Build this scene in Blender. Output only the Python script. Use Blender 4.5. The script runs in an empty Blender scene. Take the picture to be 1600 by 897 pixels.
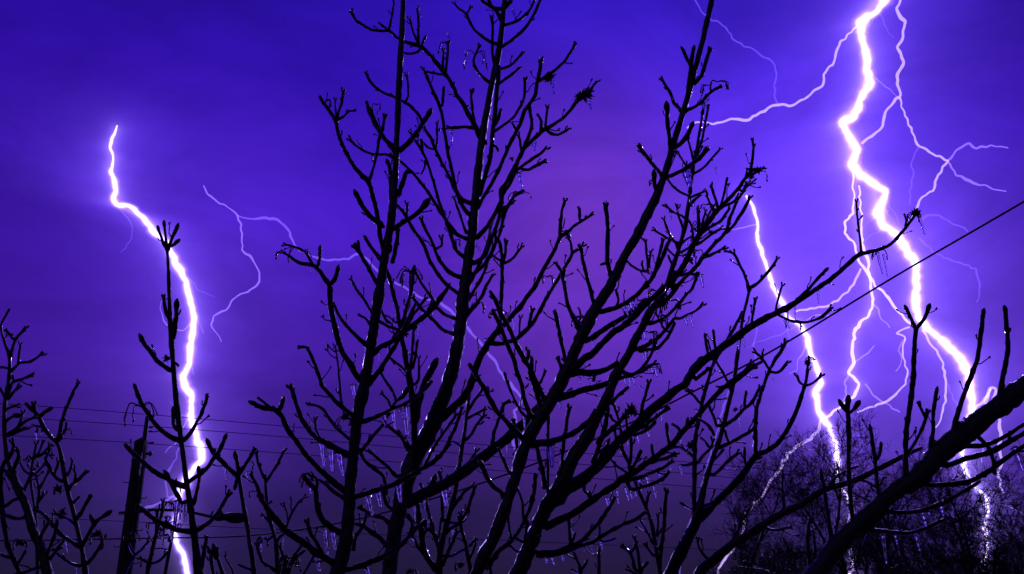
import bpy, math, random
from mathutils import Vector, noise as mnoise

# ---------------------------------------------------------------- camera
sc = bpy.context.scene
COL = sc.collection
W, H = 1600.0, 897.0
LENS = 35.0
F = W * LENS / 36.0
PITCH = math.radians(20.0)
CAMZ = 1.7
cam_data = bpy.data.cameras.new("camera")
cam = bpy.data.objects.new("camera", cam_data)
COL.objects.link(cam)
cam.location = (0, 0, CAMZ)
cam.rotation_euler = (math.pi / 2 + PITCH, 0, 0)
cam_data.lens = LENS
cam_data.sensor_width = 36.0
cam_data.clip_start = 0.05
cam_data.clip_end = 6000.0
sc.camera = cam

FWD = Vector((0, math.cos(PITCH), math.sin(PITCH)))
UP = Vector((0, -math.sin(PITCH), math.cos(PITCH)))
RT = Vector((1, 0, 0))


def ray(px, py):
    return FWD + RT * ((px - W / 2) / F) + UP * (-(py - H / 2) / F)


def at(px, py, Y):
    """point on the vertical plane y = Y seen at that direction, and its depth"""
    r = ray(px, py)
    t = Y / r.y
    return Vector((0, 0, CAMZ)) + r * t, t


sc.view_settings.view_transform = 'Standard'
sc.view_settings.look = 'None'
sc.view_settings.exposure = 0.0
sc.view_settings.gamma = 1.0
sc.cycles.transparent_max_bounces = 40
sc.cycles.max_bounces = 10
sc.cycles.transmission_bounces = 10
sc.cycles.sample_clamp_indirect = 3.0
sc.cycles.caustics_reflective = False
sc.cycles.caustics_refractive = False

# ---------------------------------------------------------------- lightning paths (main channels)
LEFT_BOLT = "183,196,2 181,203,3 172,231,5 177,247,5 173,268,7 179,284,8 181,299,8 177,310,10 183,320,11 204,323,10 224,340,10 241,364,11 258,376,12 268,397,12 278,417,12 291,440,12 298,474,12 303,501,12 299,534,12 296,568,13 286,588,13 289,603,13 300,620,12 298,650,12 306,676,13 315,709,14 315,719,14 301,736,12 291,749,13 281,769,13 280,789,12 272,815,9 275,845,9 288,872,10 293,898,10 299,940,10 296,985,9 300,1010,9"
RIGHT_BOLT = "1392,-25,15 1382,0,15 1371,17,14 1344,35,15 1347,60,14 1354,87,14 1354,110,14 1361,130,14 1347,151,14 1334,184,15 1315,192,14 1327,214,14 1340,234,15 1331,258,15 1344,274,16 1367,288,16 1384,298,17 1381,310,17 1371,333,18 1381,354,18 1401,367,17 1417,390,15 1431,414,15 1432,444,15 1431,474,15 1435,497,15 1454,517,14 1478,537,14 1501,561,16 1514,584,17 1516,610,18 1520,643,14 1511,660,9 1506,689,8 1503,706,9 1510,739,9 1521,759,8 1541,775,8 1544,799,8 1538,825,8 1544,852,8 1536,885,7 1534,930,7 1538,1005,7"
MID_BOLT = "1166,306,4 1178,327,5 1184,350,6 1184,377,6 1196,410,7 1207,447,8 1220,470,9 1230,494,9 1250,507,9 1262,527,9 1267,554,10 1277,577,11 1283,598,12 1274,613,12 1279,643,12 1296,666,12 1306,699,11 1309,726,11 1307,755,9 1322,772,7 1332,795,7 1327,818,6 1331,870,6 1326,940,6 1330,1005,6"

WEB_BOLT = "1334,258,3 1335,313,4 1345,380,5 1354,400,5 1359,434,5 1364,467,5 1358,491,5 1337,514,5 1332,541,6 1334,568,6 1328,582,5 1342,600,6 1334,620,5 1316,634,4 1298,648,4 1283,656,4"


def parse(s):
    pts = []
    for tok in s.split():
        v = [float(a) for a in tok.split(',')]
        pts.append(v)
    idx = [i for i, p in enumerate(pts) if len(p) > 2]
    if not idx:
        for p in pts:
            p.append(4.0)
        return pts
    for i, p in enumerate(pts):
        if len(p) > 2:
            continue
        lo = [j for j in idx if j < i]
        hi = [j for j in idx if j > i]
        if lo and hi:
            a, b = lo[-1], hi[0]
            p.append(pts[a][2] + (pts[b][2] - pts[a][2]) * (i - a) / (b - a))
        elif lo:
            p.append(pts[lo[-1]][2])
        else:
            p.append(pts[hi[0]][2])
    return pts


# ---------------------------------------------------------------- world: night storm sky with the lightning's glow painted into its colour
world = bpy.data.worlds.new("World")
sc.world = world
world.use_nodes = True
nt = world.node_tree
for n in list(nt.nodes):
    nt.nodes.remove(n)


def N(kind, **kw):
    n = nt.nodes.new(kind)
    for k, v in kw.items():
        setattr(n, k, v)
    return n


def M(op, a, b=None, c=None, clamp=False):
    n = nt.nodes.new('ShaderNodeMath')
    n.operation = op
    n.use_clamp = clamp
    for i, v in enumerate((a, b, c)):
        if v is None:
            continue
        if isinstance(v, (int, float)):
            n.inputs[i].default_value = v
        else:
            nt.links.new(v, n.inputs[i])
    return n.outputs[0]


def VM(op, a, b=None, out=0, scale=None):
    n = nt.nodes.new('ShaderNodeVectorMath')
    n.operation = op
    for i, v in enumerate((a, b)):
        if v is None:
            continue
        if isinstance(v, (tuple, list, Vector)):
            n.inputs[i].default_value = tuple(v)
        else:
            nt.links.new(v, n.inputs[i])
    if scale is not None:
        if isinstance(scale, (int, float)):
            n.inputs['Scale'].default_value = scale
        else:
            nt.links.new(scale, n.inputs['Scale'])
    return n.outputs[out]


tc = N('ShaderNodeTexCoord')
raw = tc.outputs['Generated']
D = VM('NORMALIZE', raw)
sep = N('ShaderNodeSeparateXYZ')
nt.links.new(D, sep.inputs[0])
# cloud structure bends the gradients a little
nz = N('ShaderNodeTexNoise')
nz.inputs['Scale'].default_value = 3.2
nz.inputs['Detail'].default_value = 5.0
nz.inputs['Roughness'].default_value = 0.55
nt.links.new(D, nz.inputs['Vector'])
nfac = M('SUBTRACT', nz.outputs[0], 0.5)
elev = M('ADD', sep.outputs['Z'], M('MULTIPLY', nfac, 0.10))
ramp = N('ShaderNodeValToRGB')
nt.links.new(elev, ramp.inputs[0])


def sin_el(py):
    return math.sin(PITCH + math.atan((H / 2 - py) / F))


stops = [(0.0, (0.010, 0.006, 0.022)), (sin_el(897), (0.014, 0.009, 0.038)), (sin_el(800), (0.021, 0.010, 0.082)),
         (sin_el(700), (0.034, 0.011, 0.18)), (sin_el(590), (0.048, 0.010, 0.31)), (sin_el(450), (0.053, 0.009, 0.42)),
         (sin_el(300), (0.044, 0.007, 0.46)), (sin_el(120), (0.029, 0.005, 0.41)), (sin_el(0), (0.022, 0.005, 0.36)),
         (0.75, (0.012, 0.003, 0.16)), (1.0, (0.008, 0.002, 0.08))]
cr = ramp.color_ramp
cr.elements[0].position, cr.elements[0].color = stops[0][0], (*stops[0][1], 1)
cr.elements[1].position, cr.elements[1].color = stops[-1][0], (*stops[-1][1], 1)
for p, c in stops[1:-1]:
    e = cr.elements.new(p)
    e.color = (*c, 1)
# darker behind the viewer: the storm is ahead
ahead = M('MULTIPLY_ADD', sep.outputs['Y'], 0.5, 0.5, clamp=True)
ahead = M('MULTIPLY_ADD', M('POWER', ahead, 1.5), 0.93, 0.07)
total = VM('SCALE', ramp.outputs[0], scale=ahead)


def add_glow(fac, col):
    global total
    total = VM('ADD', total, VM('SCALE', tuple(col), scale=fac))


def lobe(px, py, sig, col):
    """patch of glow painted into the sky colour, centred on one direction, sig in degrees"""
    c = ray(px, py).normalized()
    dt = VM('DOT_PRODUCT', D, c, out=1)
    k = 1.0 / (math.radians(sig) ** 2)
    e = M('EXPONENT', M('MULTIPLY', M('SUBTRACT', dt, 1.0), k))
    add_glow(e, col)


AZ = M('ARCTAN2', sep.outputs['X'], sep.outputs['Y'])
EL = M('ARCSINE', sep.outputs['Z'])
EL_LO, EL_HI = -0.05, 0.72
COSEL = M('COSINE', EL)


def channel_distance(s):
    """angular distance from the view direction to a lightning channel (azimuth as a curve over elevation)"""
    P = parse(s)
    T = []
    for p in P:
        r = ray(p[0], p[1]).normalized()
        T.append((math.asin(r.z), math.atan2(r.x, r.y)))
    T.sort()
    K = [T[0]]
    for t in T[1:]:
        if t[0] - K[-1][0] > 0.0065:
            K.append(t)
    while len(K) > 30:
        i = min(range(1, len(K) - 1), key=lambda j: K[j + 1][0] - K[j - 1][0])
        K.pop(i)
    R = nt.nodes.new('ShaderNodeValToRGB')
    rp = R.color_ramp
    rp.interpolation = 'LINEAR'
    els = []
    for i, (e, az) in enumerate(K):
        j0, j1 = max(0, i - 1), min(len(K) - 1, i + 1)
        de, da = K[j1][0] - K[j0][0], (K[j1][1] - K[j0][1]) * math.cos(e)
        c = de / math.hypot(de, da)
        els.append(((e - EL_LO) / (EL_HI - EL_LO), (az, c)))
    rp.elements[0].position = els[0][0]
    rp.elements[0].color = (els[0][1][0] * .5 + .5, els[0][1][1], 0, 1)
    rp.elements[1].position = els[-1][0]
    rp.elements[1].color = (els[-1][1][0] * .5 + .5, els[-1][1][1], 0, 1)
    for p, (az, c) in els[1:-1]:
        e = rp.elements.new(p)
        e.color = (az * .5 + .5, c, 0, 1)
    nt.links.new(M('DIVIDE', M('SUBTRACT', EL, EL_LO), EL_HI - EL_LO), R.inputs[0])
    sp = nt.nodes.new('ShaderNodeSeparateColor')
    nt.links.new(R.outputs[0], sp.inputs[0])
    az0 = M('MULTIPLY_ADD', sp.outputs[0], 2.0, -1.0)
    dx = M('MULTIPLY', M('SUBTRACT', AZ, az0), COSEL)
    # close to the channel its slant matters, farther away it does not
    far = M('MULTIPLY', M('ABSOLUTE', dx), 22.0, clamp=True)
    slant = M('ADD', M('MULTIPLY', sp.outputs[1], M('SUBTRACT', 1.0, far)), far)
    dx = M('MULTIPLY', dx, slant)
    over = M('MAXIMUM', M('SUBTRACT', EL, K[-1][0]), 0.0)
    return M('SQRT', M('ADD', M('MULTIPLY', dx, dx), M('MULTIPLY', over, over)))


def halo(dist, s_px, amp, col, mask=None):  # tight bolt glow painted into the sky colour along its channel
    s = s_px / F
    v = M('DIVIDE', amp, M('MULTIPLY_ADD', M('MULTIPLY', dist, dist), 1.0 / (s * s), 1.0))
    if mask is not None:
        v = M('MULTIPLY', v, mask)
    add_glow(v, col)


def painted_glow(dist, s_px, amp, col, mask=None):  # wider bolt glow painted into the sky, fading with distance
    v = M('MULTIPLY', M('EXPONENT', M('MULTIPLY', dist, -F / s_px)), amp)
    if mask is not None:
        v = M('MULTIPLY', v, mask)
    add_glow(v, col)


VIO = (0.20, 0.075, 1.0)


def fade(py0, py1, v0, v1):
    """factor that changes with height in the sky"""
    n = N('ShaderNodeMapRange')
    e0, e1 = sin_el(py0), sin_el(py1)
    if e0 > e1:
        e0, e1, v0, v1 = e1, e0, v1, v0
    n.inputs['From Min'].default_value = e0
    n.inputs['From Max'].default_value = e1
    n.inputs['To Min'].default_value = v0
    n.inputs['To Max'].default_value = v1
    nt.links.new(sep.outputs['Z'], n.inputs['Value'])
    return n.outputs[0]


LOW = fade(900, 640, 0.10, 1.0)
LOW2 = fade(900, 640, 0.60, 1.0)
# noise breaks up the glow painted along the channels
nz2 = N('ShaderNodeTexNoise')
nz2.inputs['Scale'].default_value = 11.0
nz2.inputs['Detail'].default_value = 6.0
nz2.inputs['Roughness'].default_value = 0.6
nt.links.new(D, nz2.inputs['Vector'])
uneven = M('MULTIPLY_ADD', nz2.outputs[0], 1.3, 0.35)
LOWN = M('MULTIPLY', LOW, uneven)
top_l = fade(190, 330, 0.12, 1.0)
top_m = fade(300, 460, 0.35, 1.0)
dl = channel_distance(LEFT_BOLT)
halo(dl, 7, 0.75, (0.44, 0.28, 1.0), M('MULTIPLY', LOW2, top_l))
painted_glow(dl, 60, 0.44, VIO, M('MULTIPLY', LOWN, top_l))
dr = channel_distance(RIGHT_BOLT)
halo(dr, 9, 0.95, (0.42, 0.29, 1.0), LOW2)
painted_glow(dr, 74, 0.62, VIO, LOWN)
dm = channel_distance(MID_BOLT)
halo(dm, 6, 0.65, (0.44, 0.28, 1.0), M('MULTIPLY', LOW2, top_m))
painted_glow(dm, 62, 0.36, VIO, M('MULTIPLY', LOWN, top_m))
dw = channel_distance(WEB_BOLT)
halo(dw, 7, 0.45, (0.45, 0.27, 1.0), M('MULTIPLY', fade(250, 330, 0.0, 1.0), fade(700, 620, 0.0, 1.0)))
lobe(925, 300, 4.6, (0.060, 0.015, -0.06))
lobe(840, 420, 5.0, (0.014, 0.004, 0.0))
lobe(930, 480, 6.0, (0.040, 0.010, 0.08))
lobe(1330, 460, 5.0, (0.080, 0.038, 0.38))
lobe(380, 330, 4.0, (0.024, 0.007, 0.14))
lobe(1020, 60, 8.0, (0.010, 0.003, 0.20))
lobe(1230, 250, 6.0, (0.020, 0.008, 0.16))
# cloud texture: broad darker and lighter masses with ragged edges, stretched sideways
mp = N('ShaderNodeMapping')
mp.inputs['Scale'].default_value = (1.0, 1.0, 2.2)
nt.links.new(D, mp.inputs['Vector'])
nz3 = N('ShaderNodeTexNoise')
nz3.inputs['Scale'].default_value = 4.5
nz3.inputs['Detail'].default_value = 8.0
nz3.inputs['Roughness'].default_value = 0.6
nz3.inputs['Distortion'].default_value = 0.6
nt.links.new(mp.outputs[0], nz3.inputs['Vector'])
cloud = M('MULTIPLY_ADD', nz3.outputs[0], 1.15, 0.41)
total = VM('SCALE', total, scale=cloud)

bg = N('ShaderNodeBackground')
mx = VM('MAXIMUM', total, (0.0, 0.0, 0.0))
nt.links.new(mx, bg.inputs[0])
bg.inputs[1].default_value = 1.0
wo = N('ShaderNodeOutputWorld')
nt.links.new(bg.outputs[0], wo.inputs[0])

# moonlight from behind the viewer's left shoulder, very weak
sun_d = bpy.data.lights.new("moonlight", 'SUN')
sun_d.energy = 0.07
sun_d.angle = math.radians(0.5)
sun_d.color = (0.6, 0.6, 1.0)
sun = bpy.data.objects.new("moonlight", sun_d)
COL.objects.link(sun)
sun.rotation_euler = (math.radians(48), 0, math.radians(-38))


# the two big bolts light the branches from behind
for nm, px_, py_, en in (("flash_of_right_bolt", 1352, 200, 4.2e6), ("flash_of_left_bolt", 297, 520, 2.6e6), ("flash_of_middle_bolt", 1268, 560, 0.8e6)):
    ld = bpy.data.lights.new(nm, 'POINT')
    ld.energy = en
    ld.shadow_soft_size = 2.2
    ld.color = (0.42, 0.30, 1.0)
    lo = bpy.data.objects.new(nm, ld)
    lo.location = at(px_, py_, 595.0)[0]
    COL.objects.link(lo)


# ---------------------------------------------------------------- materials
def mat(name):
    m = bpy.data.materials.new(name)
    m.use_nodes = True
    b = m.node_tree.nodes['Principled BSDF']
    return m, m.node_tree, b


def bark_material(name, c1, c2, scale, rough, coat):
    m, t, b = mat(name)
    tcn = t.nodes.new('ShaderNodeTexCoord')
    mp = t.nodes.new('ShaderNodeMapping')
    mp.inputs['Scale'].default_value = (1.0, 1.0, 0.35)
    t.links.new(tcn.outputs['Object'], mp.inputs['Vector'])
    n1 = t.nodes.new('ShaderNodeTexNoise')
    n1.inputs['Scale'].default_value = scale
    n1.inputs['Detail'].default_value = 6
    n1.inputs['Roughness'].default_value = 0.65
    t.links.new(mp.outputs[0], n1.inputs['Vector'])
    r = t.nodes.new('ShaderNodeValToRGB')
    r.color_ramp.elements[0].position = 0.35
    r.color_ramp.elements[0].color = (*c1, 1)
    r.color_ramp.elements[1].position = 0.70
    r.color_ramp.elements[1].color = (*c2, 1)
    t.links.new(n1.outputs[0], r.inputs[0])
    t.links.new(r.outputs[0], b.inputs['Base Color'])
    b.inputs['Roughness'].default_value = rough
    b.inputs['Coat Weight'].default_value = coat
    b.inputs['Coat Roughness'].default_value = 0.22
    b.inputs['Coat IOR'].default_value = 1.31
    bp = t.nodes.new('ShaderNodeBump')
    bp.inputs['Strength'].default_value = 0.85
    bp.inputs['Distance'].default_value = 0.007
    t.links.new(n1.outputs[0], bp.inputs['Height'])
    t.links.new(bp.outputs[0], b.inputs['Normal'])
    t.links.new(bp.outputs[0], b.inputs['Coat Normal'])
    return m


BARK = bark_material("wet_bark", (0.010, 0.008, 0.009), (0.038, 0.030, 0.028), 60.0, 0.55, 0.35)
BARK_DARK = bark_material("dark_bark", (0.008, 0.007, 0.008), (0.030, 0.025, 0.024), 45.0, 0.6, 0.2)
STALK = bark_material("icy_seed_stalk", (0.020, 0.016, 0.018), (0.07, 0.055, 0.05), 90.0, 0.4, 0.7)

ICE, t, b = mat("clear_ice")
b.inputs['Base Color'].default_value = (0.80, 0.83, 0.95, 1)
b.inputs['Transmission Weight'].default_value = 1.0
b.inputs['IOR'].default_value = 1.31
b.inputs['Roughness'].default_value = 0.04
n1 = t.nodes.new('ShaderNodeTexNoise')
n1.inputs['Scale'].default_value = 70
tcn = t.nodes.new('ShaderNodeTexCoord')
t.links.new(tcn.outputs['Object'], n1.inputs['Vector'])
bp = t.nodes.new('ShaderNodeBump')
bp.inputs['Strength'].default_value = 0.3
bp.inputs['Distance'].default_value = 0.003
t.links.new(n1.outputs[0], bp.inputs['Height'])
t.links.new(bp.outputs[0], b.inputs['Normal'])

WOODPOLE = bark_material("weathered_pole_wood", (0.020, 0.017, 0.016), (0.060, 0.048, 0.040), 18.0, 0.8, 0.0)
METAL, t, b = mat("dull_metal")
b.inputs['Base Color'].default_value = (0.05, 0.05, 0.055, 1)
b.inputs['Metallic'].default_value = 0.6
b.inputs['Roughness'].default_value = 0.5
CABLE, t, b = mat("black_cable")
b.inputs['Base Color'].default_value = (0.012, 0.012, 0.014, 1)
b.inputs['Roughness'].default_value = 0.6
LENSM, t, b = mat("lamp_lens")
b.inputs['Base Color'].default_value = (0.10, 0.10, 0.11, 1)
b.inputs['Roughness'].default_value = 0.25
CERAMIC, t, b = mat("brown_ceramic")
b.inputs['Base Color'].default_value = (0.05, 0.025, 0.018, 1)
b.inputs['Roughness'].default_value = 0.2

GROUND, t, b = mat("frosty_winter_grass")
n1 = t.nodes.new('ShaderNodeTexNoise')
n1.inputs['Scale'].default_value = 40
n1.inputs['Detail'].default_value = 8
r = t.nodes.new('ShaderNodeValToRGB')
r.color_ramp.elements[0].color = (0.02, 0.025, 0.014, 1)
r.color_ramp.elements[1].color = (0.07, 0.075, 0.05, 1)
t.links.new(n1.outputs[0], r.inputs[0])
t.links.new(r.outputs[0], b.inputs['Base Color'])
b.inputs['Roughness'].default_value = 0.9


def bolt_material(name, col, strength, clear=True):
    m = bpy.data.materials.new(name)
    m.use_nodes = True
    t = m.node_tree
    for n in list(t.nodes):
        t.nodes.remove(n)
    e = t.nodes.new('ShaderNodeEmission')
    e.inputs[0].default_value = (*col, 1)
    e.inputs[1].default_value = strength
    o = t.nodes.new('ShaderNodeOutputMaterial')
    if clear:
        # see-through glow: it adds its light to whatever lies behind it
        tr = t.nodes.new('ShaderNodeBsdfTransparent')
        ad = t.nodes.new('ShaderNodeAddShader')
        t.links.new(e.outputs[0], ad.inputs[0])
        t.links.new(tr.outputs[0], ad.inputs[1])
        t.links.new(ad.outputs[0], o.inputs[0])
    else:
        t.links.new(e.outputs[0], o.inputs[0])
    return m


BOLT = bolt_material("lightning_white", (0.93, 0.84, 1.0), 1.6, clear=False)
BOLT_WEB = bolt_material("lightning_pale", (0.40, 0.31, 0.55), 1.0)
BOLT_MID = bolt_material("lightning_lilac", (0.27, 0.19, 0.46), 1.0)
BOLT_DIM = bolt_material("lightning_dim", (0.115, 0.070, 0.34), 1.0)
BOLT_HAZED = bolt_material("lightning_hazed", (0.065, 0.036, 0.24), 1.0)
BOLT_FAINT = bolt_material("lightning_faint", (0.045, 0.022, 0.20), 1.0)


# ---------------------------------------------------------------- mesh helpers
class MB:
    def __init__(self):
        self.v = []
        self.f = []
        self.rough = 0.0

    def tube(self, pts, rad, sides=8, cap=True, twist=0.0):
        """pts: Vectors, rad: radii; parallel-transport frames, closed ends"""
        n = len(pts)
        if n < 2:
            return
        base = len(self.v)
        tang = []
        for i in range(n):
            a = pts[max(i - 1, 0)]
            b_ = pts[min(i + 1, n - 1)]
            d = b_ - a
            if d.length < 1e-9:
                d = Vector((0, 0, 1))
            tang.append(d.normalized())
        ref = Vector((0, 1, 0)) if abs(tang[0].y) < 0.9 else Vector((1, 0, 0))
        u = tang[0].cross(ref).normalized()
        for i in range(n):
            u = (u - tang[i] * u.dot(tang[i]))
            if u.length < 1e-6:
                u = tang[i].orthogonal()
            u.normalize()
            w = tang[i].cross(u)
            for k in range(sides):
                a = 2 * math.pi * k / sides + twist
                q = (u * math.cos(a) + w * math.sin(a))
                rr = rad[i]
                if self.rough:
                    # knobbly, ridged bark: real relief, not only shading
                    v0 = pts[i] + q * rr
                    rr *= 1 + self.rough * (1.2 * mnoise.noise(v0 * 13) + mnoise.noise(v0 * 34) + 0.7 * mnoise.noise(v0 * 90))
                self.v.append(pts[i] + q * rr)
        for i in range(n - 1):
            for k in range(sides):
                k2 = (k + 1) % sides
                a = base + i * sides
                c = base + (i + 1) * sides
                self.f.append((a + k, a + k2, c + k2, c + k))
        if cap:
            c0 = len(self.v)
            self.v.append(pts[0] - tang[0] * rad[0] * 0.5)
            self.v.append(pts[-1] + tang[-1] * rad[-1] * 0.7)
            for k in range(sides):
                k2 = (k + 1) % sides
                self.f.append((c0, base + k2, base + k))
                e = base + (n - 1) * sides
                self.f.append((c0 + 1, e + k, e + k2))

    def ball(self, c, r, seg=8, rings=5, sx=1, sy=1, sz=1):
        base = len(self.v)
        for i in range(rings + 1):
            th = math.pi * i / rings
            for k in range(seg):
                a = 2 * math.pi * k / seg
                self.v.append(c + Vector((r * sx * math.sin(th) * math.cos(a), r * sy * math.sin(th) * math.sin(a), r * sz * math.cos(th))))
        for i in range(rings):
            for k in range(seg):
                k2 = (k + 1) % seg
                a = base + i * seg
                self.f.append((a + k, a + seg + k, a + seg + k2, a + k2))

    def box(self, c, sx, sy, sz):
        base = len(self.v)
        for dx in (-1, 1):
            for dy in (-1, 1):
                for dz in (-1, 1):
                    self.v.append(c + Vector((dx * sx / 2, dy * sy / 2, dz * sz / 2)))
        for f in ((0, 1, 3, 2), (4, 6, 7, 5), (0, 4, 5, 1), (2, 3, 7, 6), (0, 2, 6, 4), (1, 5, 7, 3)):
            self.f.append(tuple(base + i for i in f))

    def build(self, name, material, parent=None, smooth=True, origin=None):
        me = bpy.data.meshes.new(name)
        o3 = origin or Vector((0, 0, 0))
        me.from_pydata([tuple(v - o3) for v in self.v], [], self.f)
        me.materials.append(material)
        if smooth:
            me.polygons.foreach_set('use_smooth', [True] * len(me.polygons))
        me.update()
        o = bpy.data.objects.new(name, me)
        COL.objects.link(o)
        if parent is not None:
            o.parent = parent
        elif origin:
            o.location = origin
        return o


def tag(o, label=None, cat=None, group=None, kind=None):
    if label:
        o['label'] = label
    if cat:
        o['category'] = cat
    if group:
        o['group'] = group
    if kind:
        o['kind'] = kind
    return o


def empty(name, loc):
    e = bpy.data.objects.new(name, None)
    e.location = loc
    e.empty_display_size = 0.2
    COL.objects.link(e)
    return e


def catmull(P, step):
    """P: list of (x, y, w); returns points about step apart"""
    out = []
    n = len(P)
    for i in range(n - 1):
        p0 = P[max(i - 1, 0)]
        p1 = P[i]
        p2 = P[i + 1]
        p3 = P[min(i + 2, n - 1)]
        L = math.hypot(p2[0] - p1[0], p2[1] - p1[1])
        k = max(1, int(round(L / step)))
        for j in range(k):
            t = j / k
            q = []
            for c in range(2):
                a, b_, c_, d = p0[c], p1[c], p2[c], p3[c]
                q.append(0.5 * ((2 * b_) + (-a + c_) * t + (2 * a - 5 * b_ + 4 * c_ - d) * t * t + (-a + 3 * b_ - 3 * c_ + d) * t ** 3))
            q.append(p1[2] + (p2[2] - p1[2]) * t)
            out.append(q)
    out.append(list(P[-1]))
    return out


# ---------------------------------------------------------------- ground
g = MB()
S = 3000.0
g.v = [Vector((-S, -S, 0)), Vector((S, -S, 0)), Vector((S, S, 0)), Vector((-S, S, 0))]
g.f = [(0, 1, 2, 3)]
tag(g.build("ground", GROUND, smooth=False), kind='structure')


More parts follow.
